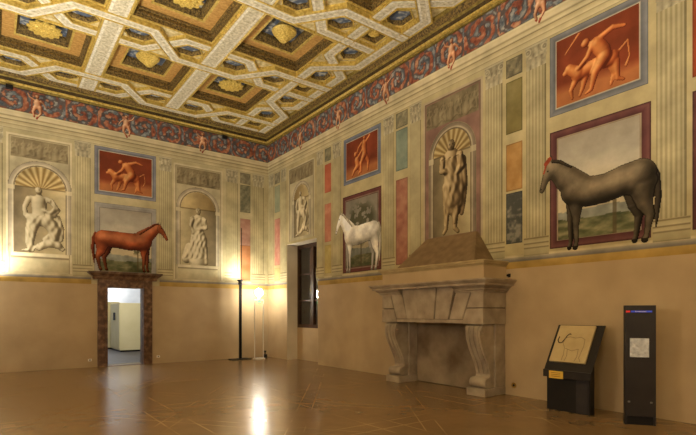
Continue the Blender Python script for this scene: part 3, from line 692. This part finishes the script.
pilaster('B', -5.27, -4.8, 'painted fluted pilaster whose edge the dark horse muzzle crosses', tone=.92)
red_panel('B', -4.76, -3.14, 5.14, 6.58, 'large red painted panel of man and beast, top right of the photo', 'beast', 1, C(112, 114, 118))
t = thing('horse_fresco', anchor('B', -3.9, 2.75), 'painted dark brown horse with red plume above the display lectern', 'fresco', 'painted horse scenes')
frame_ring('B', -4.76, -3.1, 2.76, 4.86, .17, [(0, C(66, 36, 34)), (.2, C(118, 72, 68)), (.6, C(96, 54, 54)), (.76, C(84, 46, 44)), (.84, C(168, 150, 120)), (1, C(110, 90, 66))], t, .006, n=.013)
landscape('B', -4.6, -3.26, 2.9, 4.7, t, 261, 1.08)
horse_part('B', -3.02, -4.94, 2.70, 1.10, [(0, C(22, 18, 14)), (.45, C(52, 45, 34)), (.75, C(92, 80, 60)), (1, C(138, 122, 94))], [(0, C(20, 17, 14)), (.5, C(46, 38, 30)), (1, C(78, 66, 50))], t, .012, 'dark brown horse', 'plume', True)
pilaster('B', -3.06, -2.6, 'painted fluted pilaster immediately right of the dark brown horse', tone=.92)
strip('B', -2.56, -2.2, 'painted red and dark purple strip cut by the right edge of the photo', [(5.0, 6.5, (150, 60, 30), (170, 80, 44), 'plain'), (2.8, 4.8, (84, 48, 48), (110, 66, 62), 'plain')])

# putti straddling the frieze
FLESH = [(0, C(110, 54, 30)), (.5, C(182, 116, 76)), (.8, C(216, 160, 116)), (1, C(238, 200, 160))]
def putto(wall, s, z, label, flip):
    H = .72
    t_ = chain([(0, .90, .085), (0, .88, .08)], .1)+chain([(0, .78, .05), (0, .66, .13), (.01, .5, .13)], .06)+chain([(-.1, .74, .05), (-.25, .82, .04), (-.3, .95, .03)], .1) + \
        chain([(.12, .74, .05), (.24, .62, .04), (.3, .5, .03)], .1)+chain([(-.06, .48, .09), (-.14, .28, .06), (-.1, .1, .045)], .1)+chain([(.08, .48, .09), (.12, .26, .06), (.02, .12, .045), (-.02, .04, .05)], .12)
    caps = [(s+flip*c[0]*H, z+c[1]*H, c[2]*H, s+flip*c[3]*H, z+c[4]*H, c[5]*H, c[6]*H) for c in t_]
    P = Patch(wall, s-.34*H, s+.34*H, z-.01, z+H*1.02, .014)
    Hh = relief_height(P, caps); P.mask = Hh > 0; P.col = shade(P, Hh, FLESH, n=2)*(.85+.3*fbm(P.U, P.V, 8, 2, 4))[..., None]
    y = (P.V-z)/H; P.col = mixc(P.col, C(150, 44, 24), (y < .13)*.7); P.col = mixc(P.col, C(120, 70, 34), ((y > .93) & (np.abs((P.U-s)/H) < .1))*.7)
    o = P.build('painted_putto', None, .012)
    tag(o, label, 'painted figure', 'painted putti on the frieze')
putto('A', 1.0, 6.98, 'small nude painted putto on the frieze above the bearded seated statue', 1)
putto('A', 3.3, 6.98, 'small nude painted putto on the frieze above the chestnut horse', -1)
putto('A', 5.68, 6.98, 'small nude painted putto on the frieze above the draped statue left of the corner', 1)
putto('B', -13.5, 6.96, 'small nude painted putto on the frieze above the window', -1)
putto('B', -11.36, 6.96, 'small nude painted putto on the frieze up left of the white horse', 1)
putto('B', -9.25, 6.96, 'small nude painted putto on the frieze up right of the white horse', -1)
putto('B', -7.07, 6.96, 'small nude painted putto on the frieze above the standing statue', 1)
putto('B', -4.95, 6.96, 'large looking nude painted putto on the frieze left of the man and beast panel', 1)

# ------------------------------------------------------------------ room cornice below the ceiling
path = [(XL, YF), (XL, YB), (XR, YB), (XR, YF)]          # inside is on the right
def ring(prof, name, m):
    return struct(MB().sweep(path, prof, closed=True).build(name, m))
ring([(0, 7.75), (.05, 7.75), (.06, 7.80), (.0, 7.80)], 'trim_13', olive)
ring([(0, 7.80), (.09, 7.80), (.12, 7.815), (.12, 7.84), (.09, 7.855), (0, 7.855)], 'trim_14', gold)
ring([(0, 7.855), (.08, 7.855), (.12, 7.93), (0, 7.95)], 'trim_15', oldark)
ring([(0, 7.93), (.13, 7.93), (.16, 7.955), (.15, 7.975), (0, 7.975)], 'trim_16', olive)
ring([(0, 7.975), (.15, 7.975), (.19, 8.05), (.23, 8.09), (.0, 8.09)], 'trim_17', cofdark)
ring([(0, 8.085), (.25, 8.085), (.27, 8.10), (.27, 8.19), (0, 8.19)], 'trim_18', olive)

# ------------------------------------------------------------------ coffered ceiling
CX = [1.0, 3.35, 5.7]; CY = [3.9, 7.1, 10.3, 13.5]; HO = .92
RY = [2.3, 5.5, 8.7, 11.9, 15.1]; COLX = [-.55, 7.25]; BX = [2.17, 4.52]; AMP = .46
LX = .60
lac = []          # small recesses: (x, y, kind, half sizes)
for r_ in RY[1:]:
    for b_ in BX:
        for s in (-1, 1): lac.append((b_+s*LX, r_, 'hexx'))
    for s, c_ in ((1, COLX[0]), (-1, COLX[1])): lac.append((c_+s*.98, r_, 'hexx'))
for c_ in COLX:
    for r_ in RY:
        if r_ > 3: lac.append((c_, r_, 'sq'))
        for s in (-1, 1):
            y = r_+s*.88
            if 3.2 < y < 15.6: lac.append((c_, y, 'hexy'))
def hexpts(x, y, k, e=0):
    a, b_ = .34+e, .25+e
    if k == 'sq': return [(x-.22-e, y-.22-e), (x+.22+e, y-.22-e), (x+.22+e, y+.22+e), (x-.22-e, y+.22+e)]
    if k == 'hexx': return [(x-a, y), (x-a*.5, y-b_), (x+a*.5, y-b_), (x+a, y), (x+a*.5, y+b_), (x-a*.5, y+b_)]
    return [(x, y-a), (x+b_, y-a*.5), (x+b_, y+a*.5), (x, y+a), (x-b_, y+a*.5), (x-b_, y-a*.5)]
def inside_hex(px, py, x, y, k, e=.02):
    dx, dy = abs(px-x), abs(py-y)
    if k == 'sq': return dx < .22+e and dy < .22+e
    if k == 'hexy': dx, dy = dy, dx
    a, b_ = .34+e, .25+e
    return dy < b_ and dx < a-(a*.5)*dy/b_
st = .05
mb = MB(); xs = np.arange(XL, XR+.001, (XR-XL)/round((XR-XL)/st)); ys = np.arange(2.9, YB+.001, (YB-2.9)/round((YB-2.9)/st))
vid = {}
def V(i, j):
    if (i, j) not in vid: vid[(i, j)] = len(mb.v); mb.v.append((float(xs[i]), float(ys[j]), ZC))
    return vid[(i, j)]
for i in range(len(xs)-1):
    for j in range(len(ys)-1):
        px, py = (xs[i]+xs[i+1])/2, (ys[j]+ys[j+1])/2
        if any(abs(px-a) < HO and abs(py-b_) < HO for a in CX for b_ in CY): continue
        if any(abs(px-l[0]) < .4 and abs(py-l[1]) < .4 and inside_hex(px, py, *l) for l in lac): continue
        mb.f.append((V(i, j), V(i+1, j), V(i+1, j+1), V(i, j+1)))
mb.add([(XL, YF, ZC), (XR, YF, ZC), (XR, 2.9, ZC), (XL, 2.9, ZC)], [(0, 1, 2, 3)])
struct(mb.build('ceiling', slabm))
struct(MB().box(XL-T, XR+T, YF-T, YB+T, 8.72, 8.9).build('ceiling_boards', cofdark))

def rect_ring(mb_, x, y, ho, hi, z0, z1):
    """square ring, outer half ho at z0, inner half hi at z1 (sloped faces) """
    o = [(x-ho, y-ho), (x+ho, y-ho), (x+ho, y+ho), (x-ho, y+ho)]; i_ = [(x-hi, y-hi), (x+hi, y-hi), (x+hi, y+hi), (x-hi, y+hi)]
    v = [(a, b, z0) for a, b in o]+[(a, b, z1) for a, b in i_]
    return mb_.add(v, [(k, (k+1) % 4, 4+(k+1) % 4, 4+k) for k in range(4)])
def ring_loft(outs, zs, pts):
    mb_ = MB(); n = len(pts(0)); v = []
    for e, z in zip(outs, zs): v += [(a, b, z) for a, b in pts(e)]
    f = [(r_*n+k, r_*n+(k+1) % n, (r_+1)*n+(k+1) % n, (r_+1)*n+k) for r_ in range(len(outs)-1) for k in range(n)]
    return mb_.add(v, f)
def coffer(x, y, label, rkind):
    t = thing('ceiling_coffer', (x, y, 8.1), label, 'ceiling coffer', 'large square ceiling coffers')
    sq = lambda e: [(x-HO+e, y-HO+e), (x+HO-e, y-HO+e), (x+HO-e, y+HO-e), (x-HO+e, y+HO-e)]
    ring_loft([-.01, -.01, .025, .035], [8.16, 8.11, 8.11, 8.16], sq).build('gilt_rim', gold, t)
    ring_loft([.035, .035, .065, .05, .085, .09], [8.13, 8.22, 8.23, 8.31, 8.32, 8.37], sq).build('outer_moulding', cofdark, t)
    ring_loft([.075, .35], [8.36, 8.36], sq).build('gilded_border', goldp, t)
    ring_loft([.33, .33, .37, .38], [8.37, 8.34, 8.34, 8.37], sq).build('inner_rim', gold, t)
    ring_loft([.365, .39, .40, .43, .43], [8.36, 8.44, 8.45, 8.52, 8.61], sq).build('inner_moulding', cofdark, t)
    h = HO-.42
    MB().box(x-h, x+h, y-h, y+h, 8.6, 8.65).build('blue_panel', bluep, t)
    if rkind == 'rosette':
        o = MB().lathe((x, y, 0), [(.12, 8.6), (.14, 8.46), (.29, 8.43), (.34, 8.39), (.33, 8.36), (.25, 8.355), (.20, 8.325), (.10, 8.325), (.05, 8.29), (.01, 8.29)], 72, 12, .10).build('rosette', petal, t)
    else:
        mb_ = MB(); 
        for k in range(6):
            rr = .30-.035*k; mb_.lathe((x-.02+.012*k, y+.03*k-.08, 0), [(rr*.5, 8.6), (rr, 8.43-.012*k), (rr*.93, 8.39-.016*k), (rr*.6, 8.365-.018*k), (.01, 8.36-.018*k)], 28)
        mb_.build('shell_boss', petal, t)
    return t
rows = {3.9: 'row above the frame', 7.1: 'row nearest the camera', 10.3: 'middle row', 13.5: 'row nearest the back wall'}
cn = {1.0: 'left', 3.35: 'middle', 5.7: 'right'}
for j, y in enumerate(CY):
    if y < 5: continue
    for i, x in enumerate(CX):
        coffer(x, y, 'gilded square coffer with %s, %s coffer of the %s' % ('shell boss' if (i, j) in ((2, 2), (1, 3)) else 'round gilt rosette', cn[x], rows[y]), 'shell' if (i, j) in ((2, 2), (1, 3)) else 'rosette')

SMALL = {}
def lacunar(x, y, k, label):
    if k in SMALL: return dup(SMALL[k], (x, y, 8.1), label)
    t = thing('ceiling_lacunar', (x, y, 8.1), label, 'ceiling recess', 'small ceiling recesses between the bands')
    P = lambda e: hexpts(x, y, k, -e)
    ring_loft([-.025, -.025, .0, .01], [8.165, 8.13, 8.13, 8.16], P).build('gilt_rim', gold, t)
    ring_loft([.0, .02, .035, .05, .05], [8.14, 8.17, 8.18, 8.21, 8.27], P).build('moulding', cofdark, t)
    p = hexpts(x, y, k, -.02)
    MB().hexa([(a, b, 8.25) for a, b in p], [(a, b, 8.29) for a, b in p]).build('blue_panel' if k != 'sq' else 'dark_panel', bluep if k != 'sq' else cofdark, t)
    if k == 'sq': MB().lathe((x, y, 0), [(.03, 8.255), (.13, 8.245), (.145, 8.22), (.10, 8.19), (.05, 8.18), (.01, 8.18)], 36, 9, .06).build('rosette', petal, t)
    SMALL[k] = t; return t
def near_y(y):
    return {5.5: 'second crossing row above the camera', 8.7: 'near crossing row', 11.9: 'middle crossing row', 15.1: 'crossing row by the back wall'}.get(y, '')
for (x, y, k) in lac:
    if k == 'hexx':
        side = 'left of the left long beam' if abs(x-(BX[0]-LX)) < .1 else 'right of the left long beam' if abs(x-(BX[0]+LX)) < .1 else 'left of the right long beam' if abs(x-(BX[1]-LX)) < .1 else 'right of the right long beam' if abs(x-(BX[1]+LX)) < .1 else ('beside the left border' if x < 2 else 'beside the right border')
        lab = 'hexagonal recess %s, %s' % (side, near_y(y))
        if y < 4: continue
    elif k == 'sq': lab = 'small square recess with gilt rosette, %s border, %s' % ('right' if x > 3 else 'left', near_y(y))
    else:
        d = min(RY, key=lambda q: abs(q-y)); lab = 'hexagonal recess in %s border, %s the %s' % ('right' if x > 3 else 'left', 'before' if y < d else 'beyond', near_y(d) or 'row above the camera')
        if d < 5 : continue
    lacunar(x, y, k, lab)

def band(pts, w, z0, z1, name, label, group, cat='ceiling band', mcol=cream):
    t = thing(name, (pts[0][0], pts[0][1], z0), label, cat, group)
    def prof(a, b_, lo): return [(a, z1), (a, lo), (b_, lo), (b_, z1)]
    MB().sweep(pts, [(-w/2, z1), (-w/2, z0+.01), (-w*.3, z0-.004), (w*.3, z0-.004), (w/2, z0+.01), (w/2, z1)]).build('painted_face', mcol, t)
    e = .024 if w < .3 else .035
    k_ = .27 if w > .3 else .19
    MB().sweep(pts, [(-w*k_, z1), (-w*k_, z0-.007), (w*k_, z0-.007), (w*k_, z1)]).build('scrolled_strip', mat('greyish_scroll_strip', (164, 156, 128), (222, 214, 188), 15, .7, detail=3), t)
    for s in (-1, 1):
        a = s*w/2; b_ = s*(w/2-e)
        MB().sweep(pts, [(a+s*.008, z1), (a+s*.008, z0-.012), (b_, z0-.012), (b_, z1)]).build('gilt_edge', gold, t)
    return t
for k, x in enumerate(BX):
    band([(x, 2.95), (x, 15.58)], .46, 8.07, 8.159, 'ceiling_beam', '%s wide cream beam with gilt edges running from above the camera to the back wall' % ('left', 'right')[k], 'wide straight ceiling beams', 'ceiling beam')
def zig(start, end, crosses, c0, first, amp=AMP, half=.37):
    pts = [start]; s = first
    for c_ in crosses:
        pts += [(c_-half, s), (c_+half, -s)]; s = -s
    pts.append(end(s)); return [(p[0], c0+p[1]*amp) for p in pts]
for r_ in RY:
    if r_ < 5: continue
    for s0 in (1, -1):
        z0 = 8.055 if s0 == 1 else 8.085
        p = zig((XL+.29, s0), lambda s: (XR-.29, s), CX, r_, s0)
        band(p, .29, z0, 8.159, 'interlaced_band', 'cream zigzag ceiling band, %s strand of the %s' % ('far' if s0 > 0 else 'near', near_y(r_)), 'zigzag bands across the ceiling')
for c_ in COLX:
    for s0 in (1, -1):
        z0 = 8.062 if s0 == 1 else 8.092
        q = zig((2.95, s0), lambda s: (15.56, s), [y for y in CY if y > 3], c_, s0)
        q = [(b_, a) for a, b_ in q]
        band(q, .29, z0, 8.159, 'interlaced_band', 'cream zigzag ceiling band, %s strand along the %s side' % ('inner' if (s0 > 0) == (c_ < 3) else 'outer', 'right' if c_ > 3 else 'left'), 'zigzag bands along the ceiling sides')

# ------------------------------------------------------------------ fireplace
FX = 7.40; F0, F1 = 5.68, 8.58
t = thing('stone_fireplace', (7.8, 7.13, 0), 'monumental carved stone fireplace with scroll brackets and plastered hood, against the right wall', 'fireplace')
G = .009
for s, (a, b_, lab) in enumerate(((5.70, 6.12, 0), (8.08, 8.5, 1))):
    yc = (a+b_)/2
    MB().box(7.46, XR-.003, a-.01, b_+.01, 0, .15).build('plinth', stone, t, bevel=.012)
    # S-shaped bracket, profile in X-Z extruded along Y
    front = [(7.47, 1.38), (7.41, 1.35), (7.375, 1.28), (7.37, 1.19), (7.39, 1.08), (7.44, .95), (7.52, .80), (7.60, .66), (7.66, .53), (7.69, .42), (7.68, .36)]
    back = [(7.84, .36), (7.84, 1.38)]
    vol = [(7.64, .355), (7.60, .33), (7.58, .26), (7.59, .19), (7.62, .16), (7.84, .155)]
    prof = front+vol[0:]+[(7.84, 1.38)]
    w = .17
    MB().hexa([(x, yc-w, z) for x, z in prof], [(x, yc+w, z) for x, z in prof]).build('scroll_bracket', stone, t, bevel=.008)
    fr = front[1:-1]
    sv = MB()
    for yy in (-w*.62, 0, w*.62):
        hw = .026
        pf = [(x-.022, z) for x, z in fr]+[(x+.02, z) for x, z in reversed(fr)]
        sv.hexa([(x, yc+yy-hw, z) for x, z in pf], [(x, yc+yy+hw, z) for x, z in pf])
    sv.build('bracket_rib', stone, t, bevel=.006)
    MB().cyl((0, 7.585, .31), .1, 0, 0, 1) if False else None
    for zc, xc, rr in ((.255, 7.60, .095), (1.295, 7.47, .08)):
        n = 22; vv = MB()
        vv.hexa([(xc+rr*math.cos(q*2*math.pi/n), yc-w-.022, zc+rr*math.sin(q*2*math.pi/n)) for q in range(n)], [(xc+rr*math.cos(q*2*math.pi/n), yc+w+.022, zc+rr*math.sin(q*2*math.pi/n)) for q in range(n)])
        vv.build('volute', stone, t, bevel=.01)
    MB().box(7.80, XR-.003, a, b_, .15, 1.385).build('side_pier', stone, t, bevel=.01)
MB().box(XR-.06, XR-.004, 6.1, 8.1, 0.01, 1.4).build('fire_back', soot, t)
MB().box(7.55, XR-.07, 6.12, 8.08, 1.40, 1.44).build('flue_board', stone_d, t)
# body behind the wedge stones
MB().box(FX+.03, XR-.003, F0+.02, F1-.02, 1.44, 2.12).build('core', stone_d, t)
top, bot = 2.12, 1.475
J = [(5.98, 6.17), (6.37, 6.52), (6.92, 6.96), (7.34, 7.30), (7.89, 7.74), (8.28, 8.09)]
J = [(14.26-8.28, 14.26-8.09), (6.36, 6.53), (6.84, 6.90), (7.42, 7.36), (7.90, 7.73), (8.28, 8.09)]
for k in range(5):
    (a, a2), (b_, b2) = J[k], J[k+1]
    xf = FX-(.04 if k == 2 else .02 if k in (1, 3) else 0); tp = 2.122 if k in (1, 2, 3) else top-.12
    pts = [(a+G, tp), (a2+G, bot), (b2-G, bot), (b_-G, tp)]
    MB().hexa([(xf, y, z) for y, z in pts], [(XR-.05, y, z) for y, z in pts]).build('wedge_stone', stone, t, bevel=.01)
for s in (0, 1):
    def m_(y): return y if s == 0 else 14.26-y
    hi = [(F0, 1.70), (m_(5.98)-G if s == 0 else 5.98-G, 1.70)]
    pts = [(F0, 1.705), (6.077, 1.705), (5.972, 2.0), (F0, 2.0)]
    pts = [(m_(y), z) for y, z in pts]; MB().hexa([(FX, y, z) for y, z in pts], [(XR-.003, y, z) for y, z in pts]).build('corner_stone', stone, t, bevel=.01)
    pts = [(F0, 1.385), (6.16, 1.385), (6.16, 1.475), (6.083, 1.69), (F0, 1.69)]
    pts = [(m_(y), z) for y, z in pts]; MB().hexa([(FX-.01, y, z) for y, z in pts], [(XR-.003, y, z) for y, z in pts]).build('springer_stone', stone, t, bevel=.01)
MB().box(FX+.015, XR-.05, 6.155, 8.105, 1.395, 1.468).build('lintel_fillet', stone, t, bevel=.006)
loop = [(XR-.002, F1), (FX, F1), (FX, F0), (XR-.002, F0)]   # body seen from the room: outward on the right
lp = loop
def moul(prof, name, m, path_=lp): return MB().sweep(path_, [(-o, z) for o, z in prof] if SGN < 0 else prof).build(name, m, t)
SGN = 1
def outward_ok():
    d = (Vector(lp[1])-Vector(lp[0])).normalized(); n = Vector((d.y, -d.x)); return n.y > 0   # left side must push towards +Y
SGN = 1 if outward_ok() else -1
BED = [(-.1, 2.0), (.03, 2.0), (.03, 2.03), (.06, 2.045), (.06, 2.07), (.10, 2.10), (.12, 2.124), (.0, 2.124), (-.1, 2.124)]
moul(BED, 'bed_moulding', stone, [(XR-.002, F1), (FX, F1), (FX, 7.91)]); moul(BED, 'bed_moulding', stone, [(FX, 6.35), (FX, F0), (XR-.002, F0)])
moul([(-.3, 2.125), (.17, 2.125), (.17, 2.165), (.195, 2.18), (.22, 2.215), (.235, 2.22), (.235, 2.245), (-.3, 2.245)], 'mantel_shelf', stone)
# plastered breast, its moulded ledge and the sloping hood
MB().box(FX+.01, XR-.003, F0, F1, 2.245, 2.53).build('breast', plaster, t)
moul([(-.2, 2.50), (.0, 2.50), (.015, 2.53), (.04, 2.545), (.045, 2.575), (.07, 2.585), (.07, 2.61), (-.2, 2.61)], 'ledge', mat('ledge_stone', (160, 142, 104), (178, 160, 120), 4, .7))
MB().box(FX-.0, XR-.003, F0+.02, F1-.02, 2.56, 2.612).build('ledge_top', mat('ledge_stone', (0, 0, 0)), t)
lo = [(FX+.05, 5.93, 2.612), (XR-.003, 5.93, 2.612), (XR-.003, 8.15, 2.612), (FX+.05, 8.15, 2.612)]
hi = [(XR-.06, 6.36, 3.3), (XR-.003, 6.36, 3.3), (XR-.003, 7.78, 3.3), (XR-.06, 7.78, 3.3)]
MB().hexa(lo, hi).build('sloping_hood', hoodm, t)
del t

# ------------------------------------------------------------------ lamps in the corner
t = thing('uplighter_post', (6.84, 15.42, 0), 'tall black uplighter post on a flat base in front of the back wall corner', 'lamp')
MB().box(6.5, 7.18, 15.22, 15.62, 0, .03).build('base', black, t, bevel=.008)
MB().box(6.81, 6.87, 15.39, 15.45, .03, 2.62).build('post', black, t)
MB().box(6.79, 6.89, 15.37, 15.47, 2.58, 2.66).build('collar', black, t)
MB().lathe((6.84, 15.42, 0), [(.03, 2.66), (.08, 2.70), (.10, 2.73), (.10, 2.75), (.09, 2.75), (.07, 2.72)], 20).build('lamp_head', black, t)
MB().cyl((6.94, 15.52), .014, .03, 4.55, 8).build('extension_rod', black, t)
t = thing('lantern_stand', (7.40, 15.10, 0), 'slim white open-framed stand carrying a brightly glowing lantern, in the room corner', 'lamp')
MB().box(7.22, 7.58, 14.98, 15.22, 0, .05).build('base', whitem, t, bevel=.006)
for x in (7.235, 7.565): MB().box(x-.013, x+.013, 15.087, 15.113, .05, 2.06).build('upright', whitem, t)
MB().box(7.24, 7.56, 15.085, 15.115, 2.04, 2.07).build('crossbar', whitem, t)
MB().cyl((7.40, 15.10), .05, 2.07, 2.185, 16).build('lamp_holder', whitem, t)
MB().lathe((7.40, 15.10, 0), [(.03, 2.18), (.085, 2.2), (.12, 2.26), (.13, 2.31), (.115, 2.38), (.07, 2.43), (.01, 2.45)], 20).build('glowing_globe', glow('lit_globe', (255, 246, 228), 140), t, True)
MB().box(7.34, 7.46, 15.065, 15.082, 1.96, 2.03).build('indicator', glow('green_light', (120, 240, 150), 1.2), t)
o = thing('floor_box', (7.86, 15.55, 0), 'small black electrical box on the floor right of the white lantern stand', 'electrical box')
MB().box(7.80, 7.92, 15.49, 15.61, 0, .12).build('case', black, o, bevel=.008); MB().cyl((7.86, 15.55), .02, .12, .2, 10).build('plug', black, o)
MB().box(7.83, 7.89, 15.52, 15.58, .2, .25).build('plug_cap', black, o)

# ------------------------------------------------------------------ display lectern
t = thing('display_lectern', (7.6, 4.06, 0), 'black slanted display lectern with drawing panel, on the floor below the dark horse', 'lectern')
Y0, Y1 = 3.66, 4.45
# base: open V of two black boards
MB().box(7.46, 7.49, Y0+.05, Y1-.02, 0, .60).build('front_board', black, t)
MB().box(7.452, 7.4595, 3.73, 3.93, 0.01, .56).build('pilaster_board', mat('charcoal_board', (34, 31, 33), (44, 40, 41), 6, .5), t)
for y_ in (Y0+.05, Y1-.05): MB().hexa([(7.49, y_, 0), (7.60, y_, 0), (7.60, y_, .85), (7.49, y_, .66)], [(7.49, y_+.03, 0), (7.60, y_+.03, 0), (7.60, y_+.03, .85), (7.49, y_+.03, .66)]).build('side_board', black, t)
def slant(y0, y1, a, b_, h0, h1):      # box in board space: a..b along slope (0 = lower edge), h above the board face
    P0 = Vector((7.40, 0, .66)); D = Vector((.46, 0, .74)).normalized(); N = Vector((-D.z, 0, D.x))
    def q(y, u, h): p = P0+D*u+N*h; return (p.x, y, p.z)
    return MB().hexa([q(y0, a, h0), q(y1, a, h0), q(y1, b_, h0), q(y0, b_, h0)], [q(y0, a, h1), q(y1, a, h1), q(y1, b_, h1), q(y0, b_, h1)])
slant(Y0, Y1, 0, .87, -.015, 0).build('sloping_board', blackb, t, bevel=.004)
dp = slant(Y0+.13, Y1-.06, .15, .84, 0, .035).build('drawing_panel', mat('cream_card', (176, 156, 112), (192, 172, 128), 4, .8), t, bevel=.003)
# drawing on the panel: thin ink strokes forming a generic standing animal
def stroke(pts, w, name, m, parent):
    P0 = Vector((7.40, 0, .66)); D = Vector((.46, 0, .74)).normalized(); N = Vector((-D.z, 0, D.x)); mb_ = MB()
    for (a, b_), (c_, d_) in zip(pts[:-1], pts[1:]):
        e = Vector((c_-a, d_-b_)); 
        if e.length < 1e-6: continue
        e.normalize(); n = Vector((-e.y, e.x))*w/2
        ring_ = [(a+n.x, b_+n.y), (a-n.x, b_-n.y), (c_-n.x, d_-n.y), (c_+n.x, d_+n.y)]
        def q(y, u, h): p = P0+D*u+N*h; return (p.x, y, p.z)
        mb_.hexa([q(y, u, .035) for y, u in ring_], [q(y, u, .037) for y, u in ring_])
    return mb_.build(name, m, parent)
ink = mat('grey_ink', (110, 96, 70), (130, 114, 84), 20, .9); inkd = mat('dark_ink', (44, 36, 28), (60, 50, 40), 20, .9)
yb = lambda k: Y1-.06-k*(Y1-Y0-.19)
stroke([(yb(.28), .60), (yb(.40), .62), (yb(.55), .60), (yb(.70), .62), (yb(.82), .58), (yb(.84), .46), (yb(.80), .24), (yb(.86), .18)], .007, 'outline', ink, dp)
stroke([(yb(.28), .60), (yb(.24), .50), (yb(.32), .42), (yb(.36), .28), (yb(.34), .17)], .007, 'outline', ink, dp)
stroke([(yb(.36), .40), (yb(.55), .36), (yb(.72), .40), (yb(.74), .26), (yb(.70), .17)], .007, 'outline', ink, dp)
stroke([(yb(.42), .38), (yb(.46), .26), (yb(.43), .17)], .007, 'outline', ink, dp)
stroke([(yb(.09), .62), (yb(.07), .55), (yb(.12), .50), (yb(.20), .50), (yb(.25), .56), (yb(.30), .64), (yb(.36), .68), (yb(.40), .66)], .017, 'dark_outline', inkd, dp)
lb = slant(4.13, 4.36, -.13, .0, .0, .012); 
lp_ = MB().box(7.375, 7.40, Y0, Y1, .55, .67).build('front_lip', blackb, t, bevel=.003)
yl = MB().box(7.366, 7.3745, 4.10, 4.34, .535, .655).build('yellow_label', mat('yellow_card', (206, 168, 62), (214, 178, 74), 10, .7), t)
for k in range(3): MB().box(7.3648, 7.3656, 4.14, 4.30, .565+.028*k, .573+.028*k).build('text_line', mat('brown_print', (130, 96, 36), (140, 104, 44), 9, .8), yl)

# ------------------------------------------------------------------ black information kiosk
t = thing('information_kiosk', (7.45, 2.98, 0), 'upright black information kiosk with silver screen and red-blue strip, right of the lectern', 'kiosk')
ang = math.atan2(.23, .31)    # turn of the front away from the wall
t.rotation_euler = (0, 0, 0)
ux, uy = -math.sin(-.62), -math.cos(-.62)      # along the front, left to right as seen
nx, ny = uy, -ux                                # out of the front
if nx > 0: nx, ny = -nx, -ny
def kb(a0, a1, d0, d1, z0, z1):
    c = (7.30, 3.13)
    q = lambda a, d, z: (c[0]+ux*a-nx*d, c[1]+uy*a-ny*d, z)
    return MB().hexa([q(a0, d0, z0), q(a1, d0, z0), q(a1, d1, z0), q(a0, d1, z0)], [q(a0, d0, z1), q(a1, d0, z1), q(a1, d1, z1), q(a0, d1, z1)])
kbody = mat('anthracite_panel', (40, 36, 35), (48, 43, 41), 5, .45)
kb(.03, .36, .02, .085, 0, .14).build('plinth', black, t)
kb(0, .39, 0, .09, .12, 1.71).build('column', kbody, t, bevel=.004)
kb(.0, .03, .0, .09, 0, .119).build('foot', kbody, t); kb(.36, .39, 0, .09, 0, .119).build('foot', kbody, t)
kb(.012, .065, -.004, .0, 1.61, 1.635).build('red_mark', glow('red_led', (200, 40, 30), .35), t)
kb(.075, .34, -.004, .0, 1.61, 1.635).build('blue_strip', glow('blue_led', (50, 70, 180), .35), t)
for k in range(9): kb(.13+.016*k, .138+.016*k, -.0055, -.004, 1.616, 1.629).build('strip_letter', whitem, t)
sc_ = kb(.06, .30, -.02, .0, .97, 1.24).build('sleeve', mat('glinting_plastic', (176, 182, 188), (224, 228, 232), 14, .3, metal=.2, bump=.8, bscale=24), t, bevel=.004)  # crumpled plastic sleeve, its white reflection put into the pale colour
for a, z in ((.05, .33), (.33, .33)):
    kb(a-.015, a+.015, -.012, .0, z-.012, z+.012).build('bolt', mat('steel', (140, 138, 132), (150, 148, 142), 9, .3, metal=.8), t, bevel=.004)

# ------------------------------------------------------------------ small fittings
brass = mat('brass', (150, 120, 60), (170, 138, 72), 9, .35, metal=.6)
o = thing('wall_socket', (XR, 5.5, .18), 'small round brass socket low on the right wall beside the fireplace', 'socket')
MB().cyl((0, 5.5, .2), .055, XR-.018, XR-.002, 20, ax='x').build('cover', brass, o); MB().cyl((0, 5.5, .2), .022, XR-.022, XR-.019, 16, ax='x').build('hole', black, o)
for x, w_ in ((2.3, 'left'), (4.24, 'right')):
    o = thing('wall_socket', (x, YB, .2), 'tiny white socket plate low on the back wall %s of the doorway' % w_, 'socket')
    MB().box(x-.05, x+.05, YB-.014, YB-.002, .18, .25).build('plate', whitem, o, bevel=.003); MB().box(x-.02, x+.02, YB-.018, YB-.0145, .2, .23).build('outlet', black, o)
o = thing('wall_sensor', (XR, 5.36, 2.33), 'tiny black sensor on the right wall just above the mantel end', 'sensor')
MB().box(XR-.02, XR-.002, 5.58, 5.63, 2.30, 2.37).build('bracket', black, o); MB().cyl((0, 5.605, 2.335), .022, XR-.07, XR-.021, 14, ax='x').build('lens', black, o)
for x, z, l in ((.36, 7.68, 'far left end'), (6.42, 7.66, 'right half, near the corner')):
    o = thing('wall_speaker', (x, YB, z), 'small black speaker on the back wall frieze, %s' % l, 'speaker')
    MB().box(x-.03, x+.03, YB-.06, YB-.008, z-.03, z+.03).build('bracket', black, o)
    MB().box(x-.08, x+.08, YB-.16, YB-.061, z-.055, z+.055).build('case', black, o, bevel=.01)
    for q in (-.038, .038): MB().cyl((x+q, 0, z), .028, YB-.168, YB-.161, 16, ax='y').build('grille', blackb, o)
